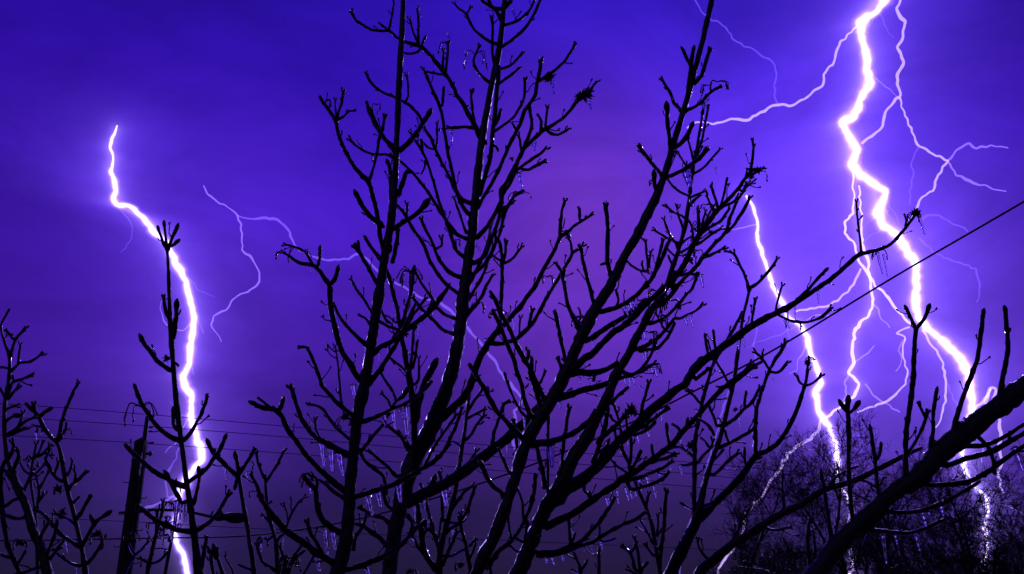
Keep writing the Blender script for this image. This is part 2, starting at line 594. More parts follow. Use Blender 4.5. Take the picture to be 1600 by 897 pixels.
# ---------------------------------------------------------------- traced bare trees
class Tree:
    def __init__(self, label, Y, seed, group=None, cat='tree', name='bare_tree', spurs=1.0, glaze=True, bark=None,
                 drift=0.45, droops=0.35, rough=0.16):
        self.roughness = rough
        self.rnd = random.Random(seed)
        self.Y = Y
        self.name, self.label, self.group, self.cat = name, label, group, cat
        self.reg = []
        self.spurs = spurs
        self.glaze = glaze
        self.bark = bark or BARK
        self.drift = drift
        self.droops = droops
        self.seedv = Vector((seed * 3.1, seed * 1.7, seed * 0.9))

    def near(self, x, y):
        best, bd = None, 1e9
        for p in self.reg:
            d = (p[0] - x) ** 2 + (p[1] - y) ** 2
            if d < bd:
                best, bd = p, d
        return best, math.sqrt(bd)

    def limb(self, mb, ice, P, tip, is_trunk=False, register=True):
        rnd = self.rnd
        fine = max(3.5, min(5.0, P[0][2] * 0.8))
        Q = catmull(P, fine)
        Y0 = self.Y
        if self.reg and not is_trunk:
            b, d = self.near(Q[0][0], Q[0][1])
            if d < 30:
                Y0 = b[3]
                if d > 2.0:
                    Q.insert(0, [b[0], b[1], Q[0][2]])
        slope = rnd.uniform(-self.drift, self.drift)
        if is_trunk:
            slope *= 0.25
        px_m = self.Y / F
        L = 0
        pts, rad, used = [], [], []
        ph = rnd.uniform(0, 6.28)
        node = rnd.uniform(16, 26)
        run = 0.0
        for i, q in enumerate(Q):
            if i:
                L += math.hypot(q[0] - Q[i - 1][0], q[1] - Q[i - 1][1])
            Y = Y0 + slope * L * px_m
            w = q[2]
            nn = mnoise.noise(Vector((L * 0.05 + ph, 0, 0)) + self.seedv)
            jx = mnoise.noise(Vector((L * 0.09, ph, 3)) + self.seedv) * min(1.1, w * 0.16)
            jy = mnoise.noise(Vector((L * 0.09, ph, 9)) + self.seedv) * min(1.1, w * 0.16)
            if i < 1 or is_trunk:
                jx = jy = 0
            p, t = at(q[0] + jx, q[1] + jy, Y)
            k = 1.0 + 0.13 * nn
            if not is_trunk and w < 12:
                u = (L % node) / node
                k *= 1.0 + 0.20 * math.exp(-((u - 0.5) / 0.08) ** 2) + 0.10 * mnoise.noise(Vector((L * 0.3, ph, 1)))
            if i == 0 and not is_trunk:
                k *= 1.15
            ww = w * (0.86 if w < 9 else (1.0 if w > 16 else 0.86 + 0.02 * (w - 9)))
            r = max(0.42, ww * 0.5 * k - 0.30) * t / F
            pts.append(p)
            rad.append(r)
            used.append((q[0], q[1], w, Y))
        if is_trunk:
            # continue down to the ground below the picture
            b0, t0 = pts[0], rad[0]
            d = (pts[0] - pts[2]).normalized()
            ext = []
            n = 7
            for j in range(n, 0, -1):
                z = b0.z * (1 - j / n)
                s = (b0.z - z)
                lean = d.x / max(0.25, -d.z) if d.z < 0 else 0
                lean = max(-0.6, min(0.6, lean))
                x = b0.x + lean * s * (1 - 0.45 * j / n)
                ext.append((Vector((x, b0.y, z)), t0 * (1 + 0.35 * j / n + (0.5 if j == n else 0))))
            pts = [e[0] for e in ext] + pts
            rad = [e[1] for e in ext] + rad
            self.root = Vector((pts[0].x, pts[0].y, 0))
        sides = 14 if P[0][2] > 14 else (9 if P[0][2] > 6 else 7)
        # tips
        lastw = Q[-1][2]
        mb.tube(pts, rad, sides)
        if tip in 'vb':
            e, t = at(Q[-1][0], Q[-1][1], used[-1][3])
            dr = (pts[-1] - pts[-2]).normalized()
            r = rad[-1]
            pm = t / F
            if tip == 'b':
                a = pts[-1]
                mb.tube([a - dr * r * 1.2, a, a + dr * r * 1.6, a + dr * r * 3.0, a + dr * r * 3.9],
                        [r * 0.9, r * 1.25, r * 1.35, r * 0.95, r * 0.35], sides)
            else:
                side = dr.cross(Vector((0, 1, 0)))
                side = side.normalized() if side.length > 1e-4 else Vector((1, 0, 0))
                mb.tube([pts[-1] - dr * r, pts[-1], pts[-1] + dr * r * 1.3], [r * .9, r * 1.45, r * 1.0], sides)
                for s in (-1, 1):
                    if rnd.random() < 0.12:
                        continue
                    ln = pm * rnd.uniform(4.5, 8.0) * (0.7 + 0.06 * lastw)
                    dd = (dr + side * s * rnd.uniform(0.5, 1.0) + Vector((0, rnd.uniform(-.4, .4), 0))).normalized()
                    a = pts[-1]
                    rr = max(r * 0.72, pm * 1.2)
                    mb.tube([a, a + dd * ln * 0.5, a + (dd + dr * 0.5).normalized() * ln * 0.9, a + (dd + dr * 0.7).normalized() * ln * 1.15],
                            [rr * .9, rr, rr * 1.35, rr * 0.7], 7)
                if ice is not None and rnd.random() < 0.8:
                    ice.ball(pts[-1] + dr * r * 2.0, max(r * 1.0, pm * 1.5), 8, 5)
        # short spurs and buds along the twig
        if not is_trunk and self.spurs > 0 and L > 30:
            pos = rnd.uniform(14, 34)
            acc = 0
            sgn = rnd.choice((-1, 1))
            for i in range(1, len(pts) - 1):
                acc += math.hypot(Q[i][0] - Q[i - 1][0], Q[i][1] - Q[i - 1][1])
                if acc > pos:
                    acc = 0
                    pos = rnd.uniform(15, 36) / self.spurs
                    sgn = -sgn
                    dr = (pts[i + 1] - pts[i - 1]).normalized()
                    side = dr.cross(Vector((0, 1, 0))).normalized() * sgn
                    side = (side + Vector((0, rnd.uniform(-.8, .8), 0))).normalized()
                    pm = self.Y / F
                    ln = rad[i] + pm * rnd.choice((2.0, 3.0, 3.5, 6.0, 9.0))
                    rr = pm * rnd.uniform(0.9, 1.5)
                    dd = (dr * 0.8 + side).normalized()
                    if rnd.random() < 0.34:
                        # a fine crooked shoot
                        ln = rad[i] + pm * rnd.uniform(12, 26)
                        c1 = pts[i] + dd * ln * .35
                        c2 = c1 + (dd + dr * .5 + Vector((rnd.gauss(0, .3), rnd.gauss(0, .3), rnd.gauss(0, .3)))).normalized() * ln * .35
                        c3 = c2 + (dd + dr * .9 + Vector((rnd.gauss(0, .3), rnd.gauss(0, .3), rnd.gauss(0, .3)))).normalized() * ln * .3
                        rr = pm * rnd.uniform(0.8, 1.25)
                        mb.tube([pts[i], c1, c2, c3], [rr * 1.3, rr, rr * .9, rr * .8], 6)
                        q1 = c2.lerp(c3, .4)
                        mb.tube([q1, q1 + side * pm * 2.5 + dr * pm * 2, q1 + side * pm * 3.4 + dr * pm * 4], [rr * .9, rr * .9, rr * 1.2], 6)
                        mb.tube([c3 - dr * rr, c3 + dd * pm, c3 + dd * pm * 2.2], [rr, rr * 1.7, rr * .8], 6)
                        continue
                    mb.tube([pts[i], pts[i] + dd * ln * 0.6, pts[i] + (dd + dr * .5).normalized() * ln, pts[i] + (dd + dr * .6).normalized() * (ln + pm * 1.6)],
                            [rr, rr, rr * 1.25, rr * 0.7], 6)
        if ice is not None and self.glaze and not is_trunk and P[0][2] >= 3.5:
            m = len(pts)
            gp, gr = [], []
            g0 = rnd.uniform(0, 9)
            for i in range(m):
                pm = self.Y / F
                s = 0.5 + 0.5 * mnoise.noise(Vector((i * 0.35 + g0, 2, 0)) + self.seedv)
                gp.append(pts[i] + Vector((0, 0, -pm * (0.2 + 0.8 * s))))
                gr.append(rad[i] + pm * (0.25 + 0.6 * s))
            ice.tube(gp, gr, 8)
        if register:
            self.reg += used
        return pts, rad, used

    def icicle(self, a, b, w, parent):
        n, d = self.near(a[0], a[1])
        Y = n[3] if d < 40 else self.Y
        pm = self.Y / F
        pts, rad = [], []
        k = 12
        for i in range(k + 1):
            t = i / k
            p, dep = at(a[0] + (b[0] - a[0]) * t, a[1] + (b[1] - a[1]) * t, Y)
            p = p + Vector((mnoise.noise(Vector((t * 3, a[0], 0))) * pm * 0.8, 0, 0))
            r = w * 0.70 * (1.0 - 0.55 * t) * (1 + 0.09 * math.sin(t * 17 + a[0]))
            if i == 0:
                r *= 1.3
            pts.append(p)
            rad.append(r * pm)
        m = MB()
        m.tube(pts, rad, 9)
        return m.build('icicle', ICE, parent, origin=self.root)

    def stalks(self, x, y, size, n, parent):
        """drooping frozen seed stalks hanging in arcs with a drop of ice at the end"""
        rnd = self.rnd
        nn, d = self.near(x, y)
        Y = nn[3] if d < 40 else self.Y
        pm = self.Y / F
        m = MB()
        for j in range(n):
            s = rnd.choice((-1, 1))
            ln = size * rnd.uniform(0.55, 1.0)
            x1 = x + s * ln * rnd.uniform(0.4, 0.8)
            y1 = y - ln * rnd.uniform(0.05, 0.35)
            x2 = x1 + s * ln * rnd.uniform(0.1, 0.35)
            y2 = y + ln * rnd.uniform(0.1, 0.7)
            Q = catmull([(x, y, 2.2), (x + (x1 - x) * .55, y1 + (y - y1) * .25, 1.8), (x1, y1 + (y - y1) * .2, 1.8), (x2, y2, 2.0), (x2 + rnd.uniform(-2, 2), y2 + ln * 0.18, 2.6)], 4)
            dy = rnd.uniform(-0.6, 0.6)
            pts = [at(q[0], q[1], Y + dy * pm * i * 3)[0] for i, q in enumerate(Q)]
            m.tube(pts, [q[2] * 0.5 * pm for q in Q], 6)
            if rnd.random() < 0.6:
                e = pts[-1]
                m.tube([e, e + Vector((0, 0, -pm * 4)), e + Vector((0, 0, -pm * 7))], [pm * 1.0, pm * 1.7, pm * 0.5], 6)
        o = m.build('seed_stalks', STALK, parent, origin=self.root)
        return o

    def leaves(self, x, y, r, parent):
        """clump of frozen dead leaves: crumpled pointed blades"""
        rnd = self.rnd
        nn, d = self.near(x, y)
        Y = nn[3] if d < 40 else self.Y
        pm = self.Y / F
        c, _ = at(x, y, Y)
        m = MB()
        for j in range(46):
            d1 = Vector((rnd.gauss(0, 1), rnd.gauss(0, 1), rnd.gauss(0, 0.8))).normalized()
            s = d1.cross(Vector((rnd.random(), rnd.random(), rnd.random()))).normalized()
            ln = r * pm * rnd.uniform(0.7, 1.6)
            wd = r * pm * rnd.uniform(0.14, 0.30)
            a = c - d1 * ln * 0.25
            b0 = len(m.v)
            up = d1.cross(s).normalized() * wd * 0.35
            m.v += [a, a + d1 * ln * 0.45 + s * wd, a + d1 * ln * 0.45 - s * wd, a + d1 * ln * 1.1 + up, a + d1 * ln * 0.4 + up, a + d1 * ln * 0.4 - up * 0.4]
            m.f += [(b0, b0 + 1, b0 + 4), (b0, b0 + 4, b0 + 2), (b0 + 1, b0 + 3, b0 + 4), (b0 + 4, b0 + 3, b0 + 2),
                    (b0, b0 + 5, b0 + 1), (b0, b0 + 2, b0 + 5), (b0 + 1, b0 + 5, b0 + 3), (b0 + 5, b0 + 2, b0 + 3)]
        return m.build('dead_leaves', BARK_DARK, parent, smooth=False, origin=self.root)

    def make(self, text):
        lines = [l.strip() for l in text.strip().splitlines() if l.strip() and not l.strip().startswith('#')]
        root = None
        cur = None
        branches = []
        extras = []
        for l in lines:
            k, rest = l[0], l[1:].strip()
            if k == 'T':
                tip, data = rest.split(' ', 1)
                mb = MB()
                mb.rough = self.roughness
                self.limb(mb, None, parse(data), tip, is_trunk=True)
                root = empty(self.name, self.root)
                tag(root, self.label, self.cat, self.group)
                mb.build('trunk', self.bark, root, origin=self.root)
            elif k == '*':
                tip, data = rest.split(' ', 1)
                cur = [MB(), MB()]
                cur[0].rough = self.roughness * .85
                cur[1].rough = 0.10
                branches.append(cur)
                pts, rad, used = self.limb(cur[0], cur[1], parse(data), tip)
                # a few drops and small icicles along low-angle limbs
                if self.glaze:
                    for i in range(3, len(used) - 1, 3):
                        if self.rnd.random() < self.droops * 0.25:
                            dx = abs(used[i][0] - used[i - 1][0])
                            dy = abs(used[i][1] - used[i - 1][1])
                            if dx > dy * 0.9:
                                ln = self.rnd.uniform(6, 24)
                                extras.append(('i', (used[i][0], used[i][1] + used[i][2] * .35), (used[i][0] + self.rnd.uniform(0, 3), used[i][1] + used[i][2] * .5 + ln), self.rnd.uniform(2.4, 4.2)))
            elif k == '-':
                tip, data = rest.split(' ', 1)
                self.limb(cur[0], cur[1], parse(data), tip)
            elif k == 'i':
                for seg in rest.split(';'):
                    p = parse(seg)
                    extras.append(('i', p[0][:2], p[1][:2], p[0][2]))
            elif k == 's':
                for seg in rest.split(';'):
                    v = [float(a) for a in seg.split(',')]
                    extras.append(('s', v))
            elif k == 'd':
                for seg in rest.split(';'):
                    v = [float(a) for a in seg.split(',')]
                    extras.append(('d', v))
        for mb, ice in branches:
            o = mb.build('branch', self.bark, root, origin=self.root)
            if ice.v:
                ice.build('ice_glaze', ICE, o, origin=self.root)
        for e in extras:
            if e[0] == 'i':
                self.icicle(e[1], e[2], e[3], root)
            elif e[0] == 's':
                self.stalks(e[1][0], e[1][1], e[1][2], int(e[1][3]) if len(e[1]) > 3 else 5, root)
            else:
                self.leaves(e[1][0], e[1][1], e[1][2], root)
        self.obj = root
        return root


NEAR = 'ice-coated bare trees in the foreground'

TREE_A = Tree("tall straight ice-coated tree left of centre, with a long near-vertical stem", 4.3, 11, NEAR)
TREE_A.make("""
T n 525,905,25 541,840,22 548,747,19 559,650,19 570,600,19 580,540,17 593,455,17 602,400,15 612,340,14 616,300,13 620,220,11 624,120,11 628,50,10.5 632,-30,10
* b 583,552,12 596,541,10 614,532,9 640,511,9 662,495,10 678,478,11 692,460,9 699,451,7
- v 630,518,5 646,492 664,467,5
* v 570,596,12 560,590,11 547,567,10 534,547,9 524,514,10 517,480,10 515,447,10 509,438,9 497,420,7 489,414,7 467,410,6 452,399,5 443,395,4
- b 514,446,9 522,438,8 527,424,8
- b 496,417,6 499,405 500,391,6
- v 488,412,5 477,394,4 460,385 446,382,4
* n 577,543,9 562,529,8 550,518,7 538,505,6 528,489,5 521,472,4
* v 548,712,12 530,703,11 512,693,10 489,679,9 473,656,9 463,630,8 455,606,7
- v 503,689,4 494,672 493,656,4
* b 536,765,12 509,742,10 483,716,9 463,689,9 450,670,9 440,650,9 430,640,9 411,637,8 398,631,7
- n 426,640,7 415,630,5 403,621,4
- b 434,644,7 439,635,8 441,629,7
* v 530,888,14 509,871,11 494,864,11 474,847,11 457,836,11 442,824,11 432,812,11 418,794,9 408,779,8 404,765,7 398,752,6 393,742,6
- v 504,866,8 494,846,7 485,832,7 481,818,7
- v 447,824,4 452,810 460,794,4 467,784 474,778,4
- v 449,812,3 448,800 444,791,4
- n 490,869,4 483,882 470,905,4
* b 532,832,12 512,819,11 504,812,11 497,797,10 494,780,9 493,765,8 486,757,8 480,751,8
- v 493,765,6 496,752,5 490,744,5
* v 540,780,8 522,768,7 510,757,6 499,750,5 489,747,5
* v 543,889,10 567,882,9 593,872,9 619,857,8 637,841,7 645,820,6 640,810,6
* v 548,778,10 568,772,9 590,765,9 620,755,9 634,747,9 657,733,8 679,720,8 694,704,7 704,684,7 712,667,6 718,650,6 721,640,5
- v 662,732,6 675,703,5 690,680 703,662,5 711,650,5
* v 561,660,9 575,656,8 590,650,7 614,638,6 634,630,6 652,617,6 664,608,6 672,598,6
- n 613,637,6 618,626,5 614,612 605,598,5 594,581,4
- b 618,627,5 630,618,8 633,613,9
- v 612,638,5 606,625 598,616,4
* v 565,704,8 578,687,7 595,667,6 607,648,5
* n 573,604,11 584,590,9 597,572,8 612,548,8 626,524,7 638,498,6 650,472,5
* v 562,658,11 552,650,9 532,633,8 516,617,7 503,600,7 495,577,6 487,557,6 479,542,5 470,542,5
* v 557,695,8 542,683,6 522,663,6 506,640,6 493,633,5 481,632,5
* v 533,628,4 531,600 527,560 524,542,3
- v 526,560,3 518,556 512,548,3
* n 611,385,9 603,397,9 595,372,8 589,332,8 582,305,8 578,290,8 573,280,9 560,268,8 549,253,7 537,230,7 528,205,7 525,190,7 515,173,6 505,160,6 499,150,5
- v 527,193,6 528,180,5 532,167,5 537,144,5
- v 527,187,6 538,181,5 545,173,5 552,173,4
- v 526,182,4 524,168,3 524,156,3
- v 577,281,6 584,260,5 589,239,5 592,217,5 597,205,5 601,183,5
* b 618,236,11 607,223,9 595,208,8 585,191,10 578,174,9 574,163,6
* b 626,234,10 641,220,9 654,203,8 664,187,9 669,179,8
* v 616,247,6 604,241,5 585,241,4 570,236,4 559,230,5 548,219,5
* b 611,335,9 611,300,8 610,268,8 607,256,6
* n 622,303,9 631,281,8 635,269,7 646,269,6
* v 590,444,8 577,421,7 564,397,7 557,388,7
- b 563,396,6 561,388,6 560,382,6
* b 597,408,8 583,390,7 572,374,6
* b 598,352,10 580,339,9 567,322,8 559,308,9
* b 614,358,10 630,347,9 647,337,8 656,329,9 662,322,10
* n 622,357,9 619,385,8 613,410,8
* v 580,487,5 569,468 558,453 549,437,4
* v 580,511,5 572,498 563,493,4
* v 594,583,8 606,560,5 618,566 632,577,4
* v 594,502,7 607,510,6 620,514,5 634,522,4
i 503,692,7 507,730,5; 517,698,9 520,737,6; 530,706,9 536,744,7; 494,857,8 500,892,6; 508,826,7 512,866,5; 520,826,8 525,860,6; 575,770,7 582,805,5; 591,766,8 596,793,5; 551,602,8 556,626,6; 600,647,6 603,668,3; 623,757,8 626,785,6; 573,885,8 577,897,6; 633,635,8 637,680,6; 628,640,7 632,655,5; 484,756,5 486,772,3
s 472,393,22,4; 640,425,26,6; 588,164,10,2; 509,158,14,3; 440,395,12,3; 486,742,18,4; 540,655,16,5
d 539,650,9
""")

TREE_B = Tree("thick leaning central tree with many upswept ice-coated branches", 5.0, 23, NEAR)
TREE_B.make("""
T n 607,905,25 617,830,24 630,770,27 650,712,30 674,668,27 700,600,23 717,525,20 726,450,20 736,375,16 744,300,15 752,225,13 765,150,12 780,75,11 789,0,10 793,-35,10
* n 650,735,13 648,690,11 646,640,11 641,600,11 634,560,9 627,520,8 620,480,7 611,445,7 604,420,6
- v 626,508,7 635,487,6 641,461,6 642,428,6
- v 612,532,7 629,505,6 637,475,6 644,450,5 646,420,5
- v 641,580,6 644,552,5 646,520,5 649,512,5
- v 645,574,6 650,552,5 652,535,5
- v 648,600,5 654,592 655,560,4
- b 600,420,5 592,470,5 604,500,5
* b 650,655,14 655,625,12 662,602,11 670,585,11 676,575,11
* n 688,655,15 708,636,13 725,620,13 737,597,13 749,560,12 765,534,11 777,518,10 788,507,9 798,495,9 812,480,9 824,463,8 837,445,8 850,420,8 863,397,7 872,377,7 876,366,7
- v 875,368,7 876,352,6 878,330,5 882,315,5
- v 875,370,7 887,362,6 900,350,5 914,342,5 923,336,5
- v 906,343,5 906,328,5
- n 880,356,3 883,341,2.4
- v 766,536,9 782,537,8 795,534,8 807,529,8 820,517,8 834,502,7 844,485,7 854,465,7 864,448,6 878,425,6 889,407,6 895,395,6 904,389,5 910,384,5
- v 894,396,5 892,378,4 888,373,4
- v 877,424,5 870,413,5
- v 827,508,7 829,497,6 832,486,6
- v 811,524,4 812,510,3.5 813,498,3.5
* v 728,434,12 717,432,8 705,427,8 693,415,7 683,399,6 678,385,6 672,372,6 664,356,6 659,344,6
- v 682,388,6 690,383,5 690,374,5
* n 736,374,10 727,372,8 713,365,8 703,353,8 690,333,7 680,318,6 669,300,6 657,284,6 642,267,5 628,254,5 612,246,4
* v 728,402,10 722,399,7 713,389,7 705,367,7 697,345,6 688,320,6 681,296,5 672,265,5 664,244,5 652,224,5 642,208,4
- n 664,252,4 663,262 658,272,3
- v 661,240,5 660,230 658,220,6
* v 742,320,9 732,316,8 722,311,8 713,299,7 700,272,6 688,250,6 680,232,6 673,215,6 664,202,6 656,182,6 641,165,6 629,158,5 614,150,5 604,147,5 590,139,5 580,129,5 573,116,5
- v 638,150,4 638,138 636,118,4
- v 682,230,4 683,210 683,194,4
- v 677,233,4 670,231 662,224,4
* v 738,336,9 730,332,8 724,323,7 717,308,6 713,297,6 707,270,6 700,239,6 695,205,6 690,175,6 682,155,6 670,127,5 663,110,5
- b 691,165,5 692,152 693,141,5
- n 666,112,4 677,114 690,116,4
* v 757,222,11 750,213,10 740,193,9 732,180,9 724,163,9 713,147,8 710,139,8 697,117,8 687,104,8 673,87,7 660,74,7 647,69,7 634,65,6 620,58,6 609,48,5 595,48,5 580,46,5 569,40,5 557,32,5 549,20,6
- n 607,48,5 612,27,4 615,8 614,-10,4
- n 604,45,4 597,40 592,35,4
- v 653,68,5 645,47,4 641,31,4
- v 654,67,5 654,40,4 652,14,4
- b 659,71,5 663,61,5
- n 658,73,6 654,80,5 642,84,5 631,82,4
- v 692,112,5 692,95,4 693,80,4
- v 696,114,6 699,90,5 700,68,5
- v 743,201,6 739,175,5 737,158,5 736,143,5
- v 744,201,7 733,199,6 723,198,6 712,200,6 702,199,5
* v 767,131,7 754,120,6 745,109,5 740,94,5 745,82,4 748,73,4
* v 779,70,7 767,65,6 750,54,5 737,40,5 729,22,5 717,13,4 711,6,4
- v 729,22,4 734,14,4
* v 773,100,6 770,85,5 769,64,5 770,45,5 768,29,5
* n 783,32,7 776,18,7 767,7,6 760,-12,6
* n 786,13,8 776,13,7 765,9,6 755,2,6 747,-12,6
* v 785,40,7 795,37,5 805,34,5 819,25,5 831,10,5 840,-12,5
* n 780,76,7 789,70,6 804,59,6 821,43,6 834,22,5 848,-8,5
* v 778,108,6 794,104,5 805,95,5 815,85,5
* n 789,12,7 797,3,7 804,-10,6
* n 748,306,9 753,292,8 759,270,8 766,245,8 769,215,8 773,180,8 777,135,8 779,103,8
- v 775,132,6 782,129,5 794,120,5 804,113,5 810,107,5
- v 771,206,6 787,195,5 800,185,5 810,172,5 818,155,5 820,137,5 820,126,5
- b 774,195,6 779,183,6 781,176,6
- n 770,226,5 776,230,5 778,236,4
* v 746,324,9 754,310,7 762,297,7 770,284,7 780,264,7 790,240,7 802,213,7 814,190,7 820,172,7 827,163,7 836,148,7 839,130,7 844,106,7 845,96,7
- n 841,126,7 850,122,7 859,114,7
- v 857,116,8 864,112,6 880,97,5 894,77,5 897,71,5
- v 806,205,4 803,197,4 800,191,4
- n 827,160,6 828,175,6 831,188,6
* n 742,410,9 754,402,8 762,390,7 768,372,7 778,347,7 784,322,7 782,300,8 792,284,8 805,259,8 817,234,8 824,217,7 831,195,6 830,183,5
- v 819,231,8 834,217,7 849,203,7 859,197,7 870,191,6 887,177,6 900,160,6 917,147,5 927,134,5 932,128,4
- v 852,199,5 854,183,4 855,168,4
- v 856,204,6 862,209,6 873,210,5 887,202,5
- b 845,206,6 846,190,6 842,182,5
- v 815,235,5 813,224 811,213,5
* v 746,370,9 759,357,8 770,340,7 780,320,7 787,300,7 797,287,6 807,267,6 814,261,6 827,252,6 841,242,6 852,233,6
- v 813,263,5 826,265,5 836,259,6 849,253,6
- v 797,287,5 800,275 806,262,4
* v 733,432,9 750,420,7 760,409,7 770,390,6 780,367,6 786,343,6 792,325,6 800,316,5
- n 793,322,6 800,310,5 812,301,6 818,297,5
- n 770,392,5 774,380 776,350 790,322,5
* v 781,520,8 782,490,7 784,450,7 785,412,7 784,397,6 781,380,6 779,373,5
- v 786,411,6 795,408,5 804,400,5 814,386,5
- v 787,408,6 790,392,5 791,380,5
- n 784,408,5 777,404 769,397,4
* v 727,460,8 740,432,6 752,405,6 762,380,6 768,350,6 776,330,5
* v 724,478,8 742,452,6 757,425,6 764,402,5 771,383,5
* v 722,500,8 748,470,6 760,446,6 768,432,5 770,430,5
* n 718,500,8 709,497,7 694,490,6 681,477,6 674,464,6 657,440,5 647,417,5
* v 714,524,9 708,521,7 691,514,6 674,497,6 657,480,6 647,467,5
* n 722,460,9 713,456,7 698,444,7 677,417,7 661,380,7 647,360,6 634,337,6 621,320,5
- v 635,338,5 636,330 636,320,5
* v 728,362,7 722,345,4 715,325 710,311,4
* n 640,785,20 654,775,18 679,764,18 699,754,18 716,743,18 740,726,17 765,706,16 787,689,16 805,673,16 822,657,15 838,640,14 850,625,12
- v 769,698,8 772,675,6 779,655,6 783,643,6 788,630,6 793,628,5
- v 803,676,7 802,668,6 802,661,6
- b 672,762,9 674,758 676,753,9
- n 806,672,7 808,700,6 809,722,5
* v 606,815,9 599,809,8 582,804,7 566,795,6
* v 602,850,10 595,841,9 578,829,8 565,820,7 553,819,6
- v 552,860,6 556,838,7 566,824,6 572,806,5
* n 612,796,8 606,790,7 600,775,7 596,757,6
* v 636,740,10 620,744,8 607,730,6 592,717,6 578,706,5
* v 604,770,8 599,745,7 585,732,7 573,722,6 564,710,6
* v 645,720,9 640,709,7 629,684,7 615,672,6 604,663,6
- n 640,697,5 632,684 622,672,5
* v 626,850,8 640,838,7 650,825,8 662,818,9
i 700,52,4 703,68,3; 727,81,4 729,99,3; 760,97,3 762,110,3; 705,205,5 706,227,4; 836,222,4 835,236,3; 812,272,5 815,298,3; 863,128,4 866,147,3; 921,160,4 924,171,3; 801,14,4 807,36,3; 694,765,9 698,790,7; 830,218,4 832,228,3; 614,640,6 618,672,5; 760,530,6 763,548,4; 717,395,4 720,384,3; 744,382,4 751,392,3
s 700,68,24,2; 742,85,26,3; 855,433,14,4; 812,303,18,5; 880,362,10,4; 714,375,8,3; 852,122,12,4; 780,487,16,5; 748,475,14,5
d 911,149,17; 858,121,13; 920,143,10; 800,248,5
""")

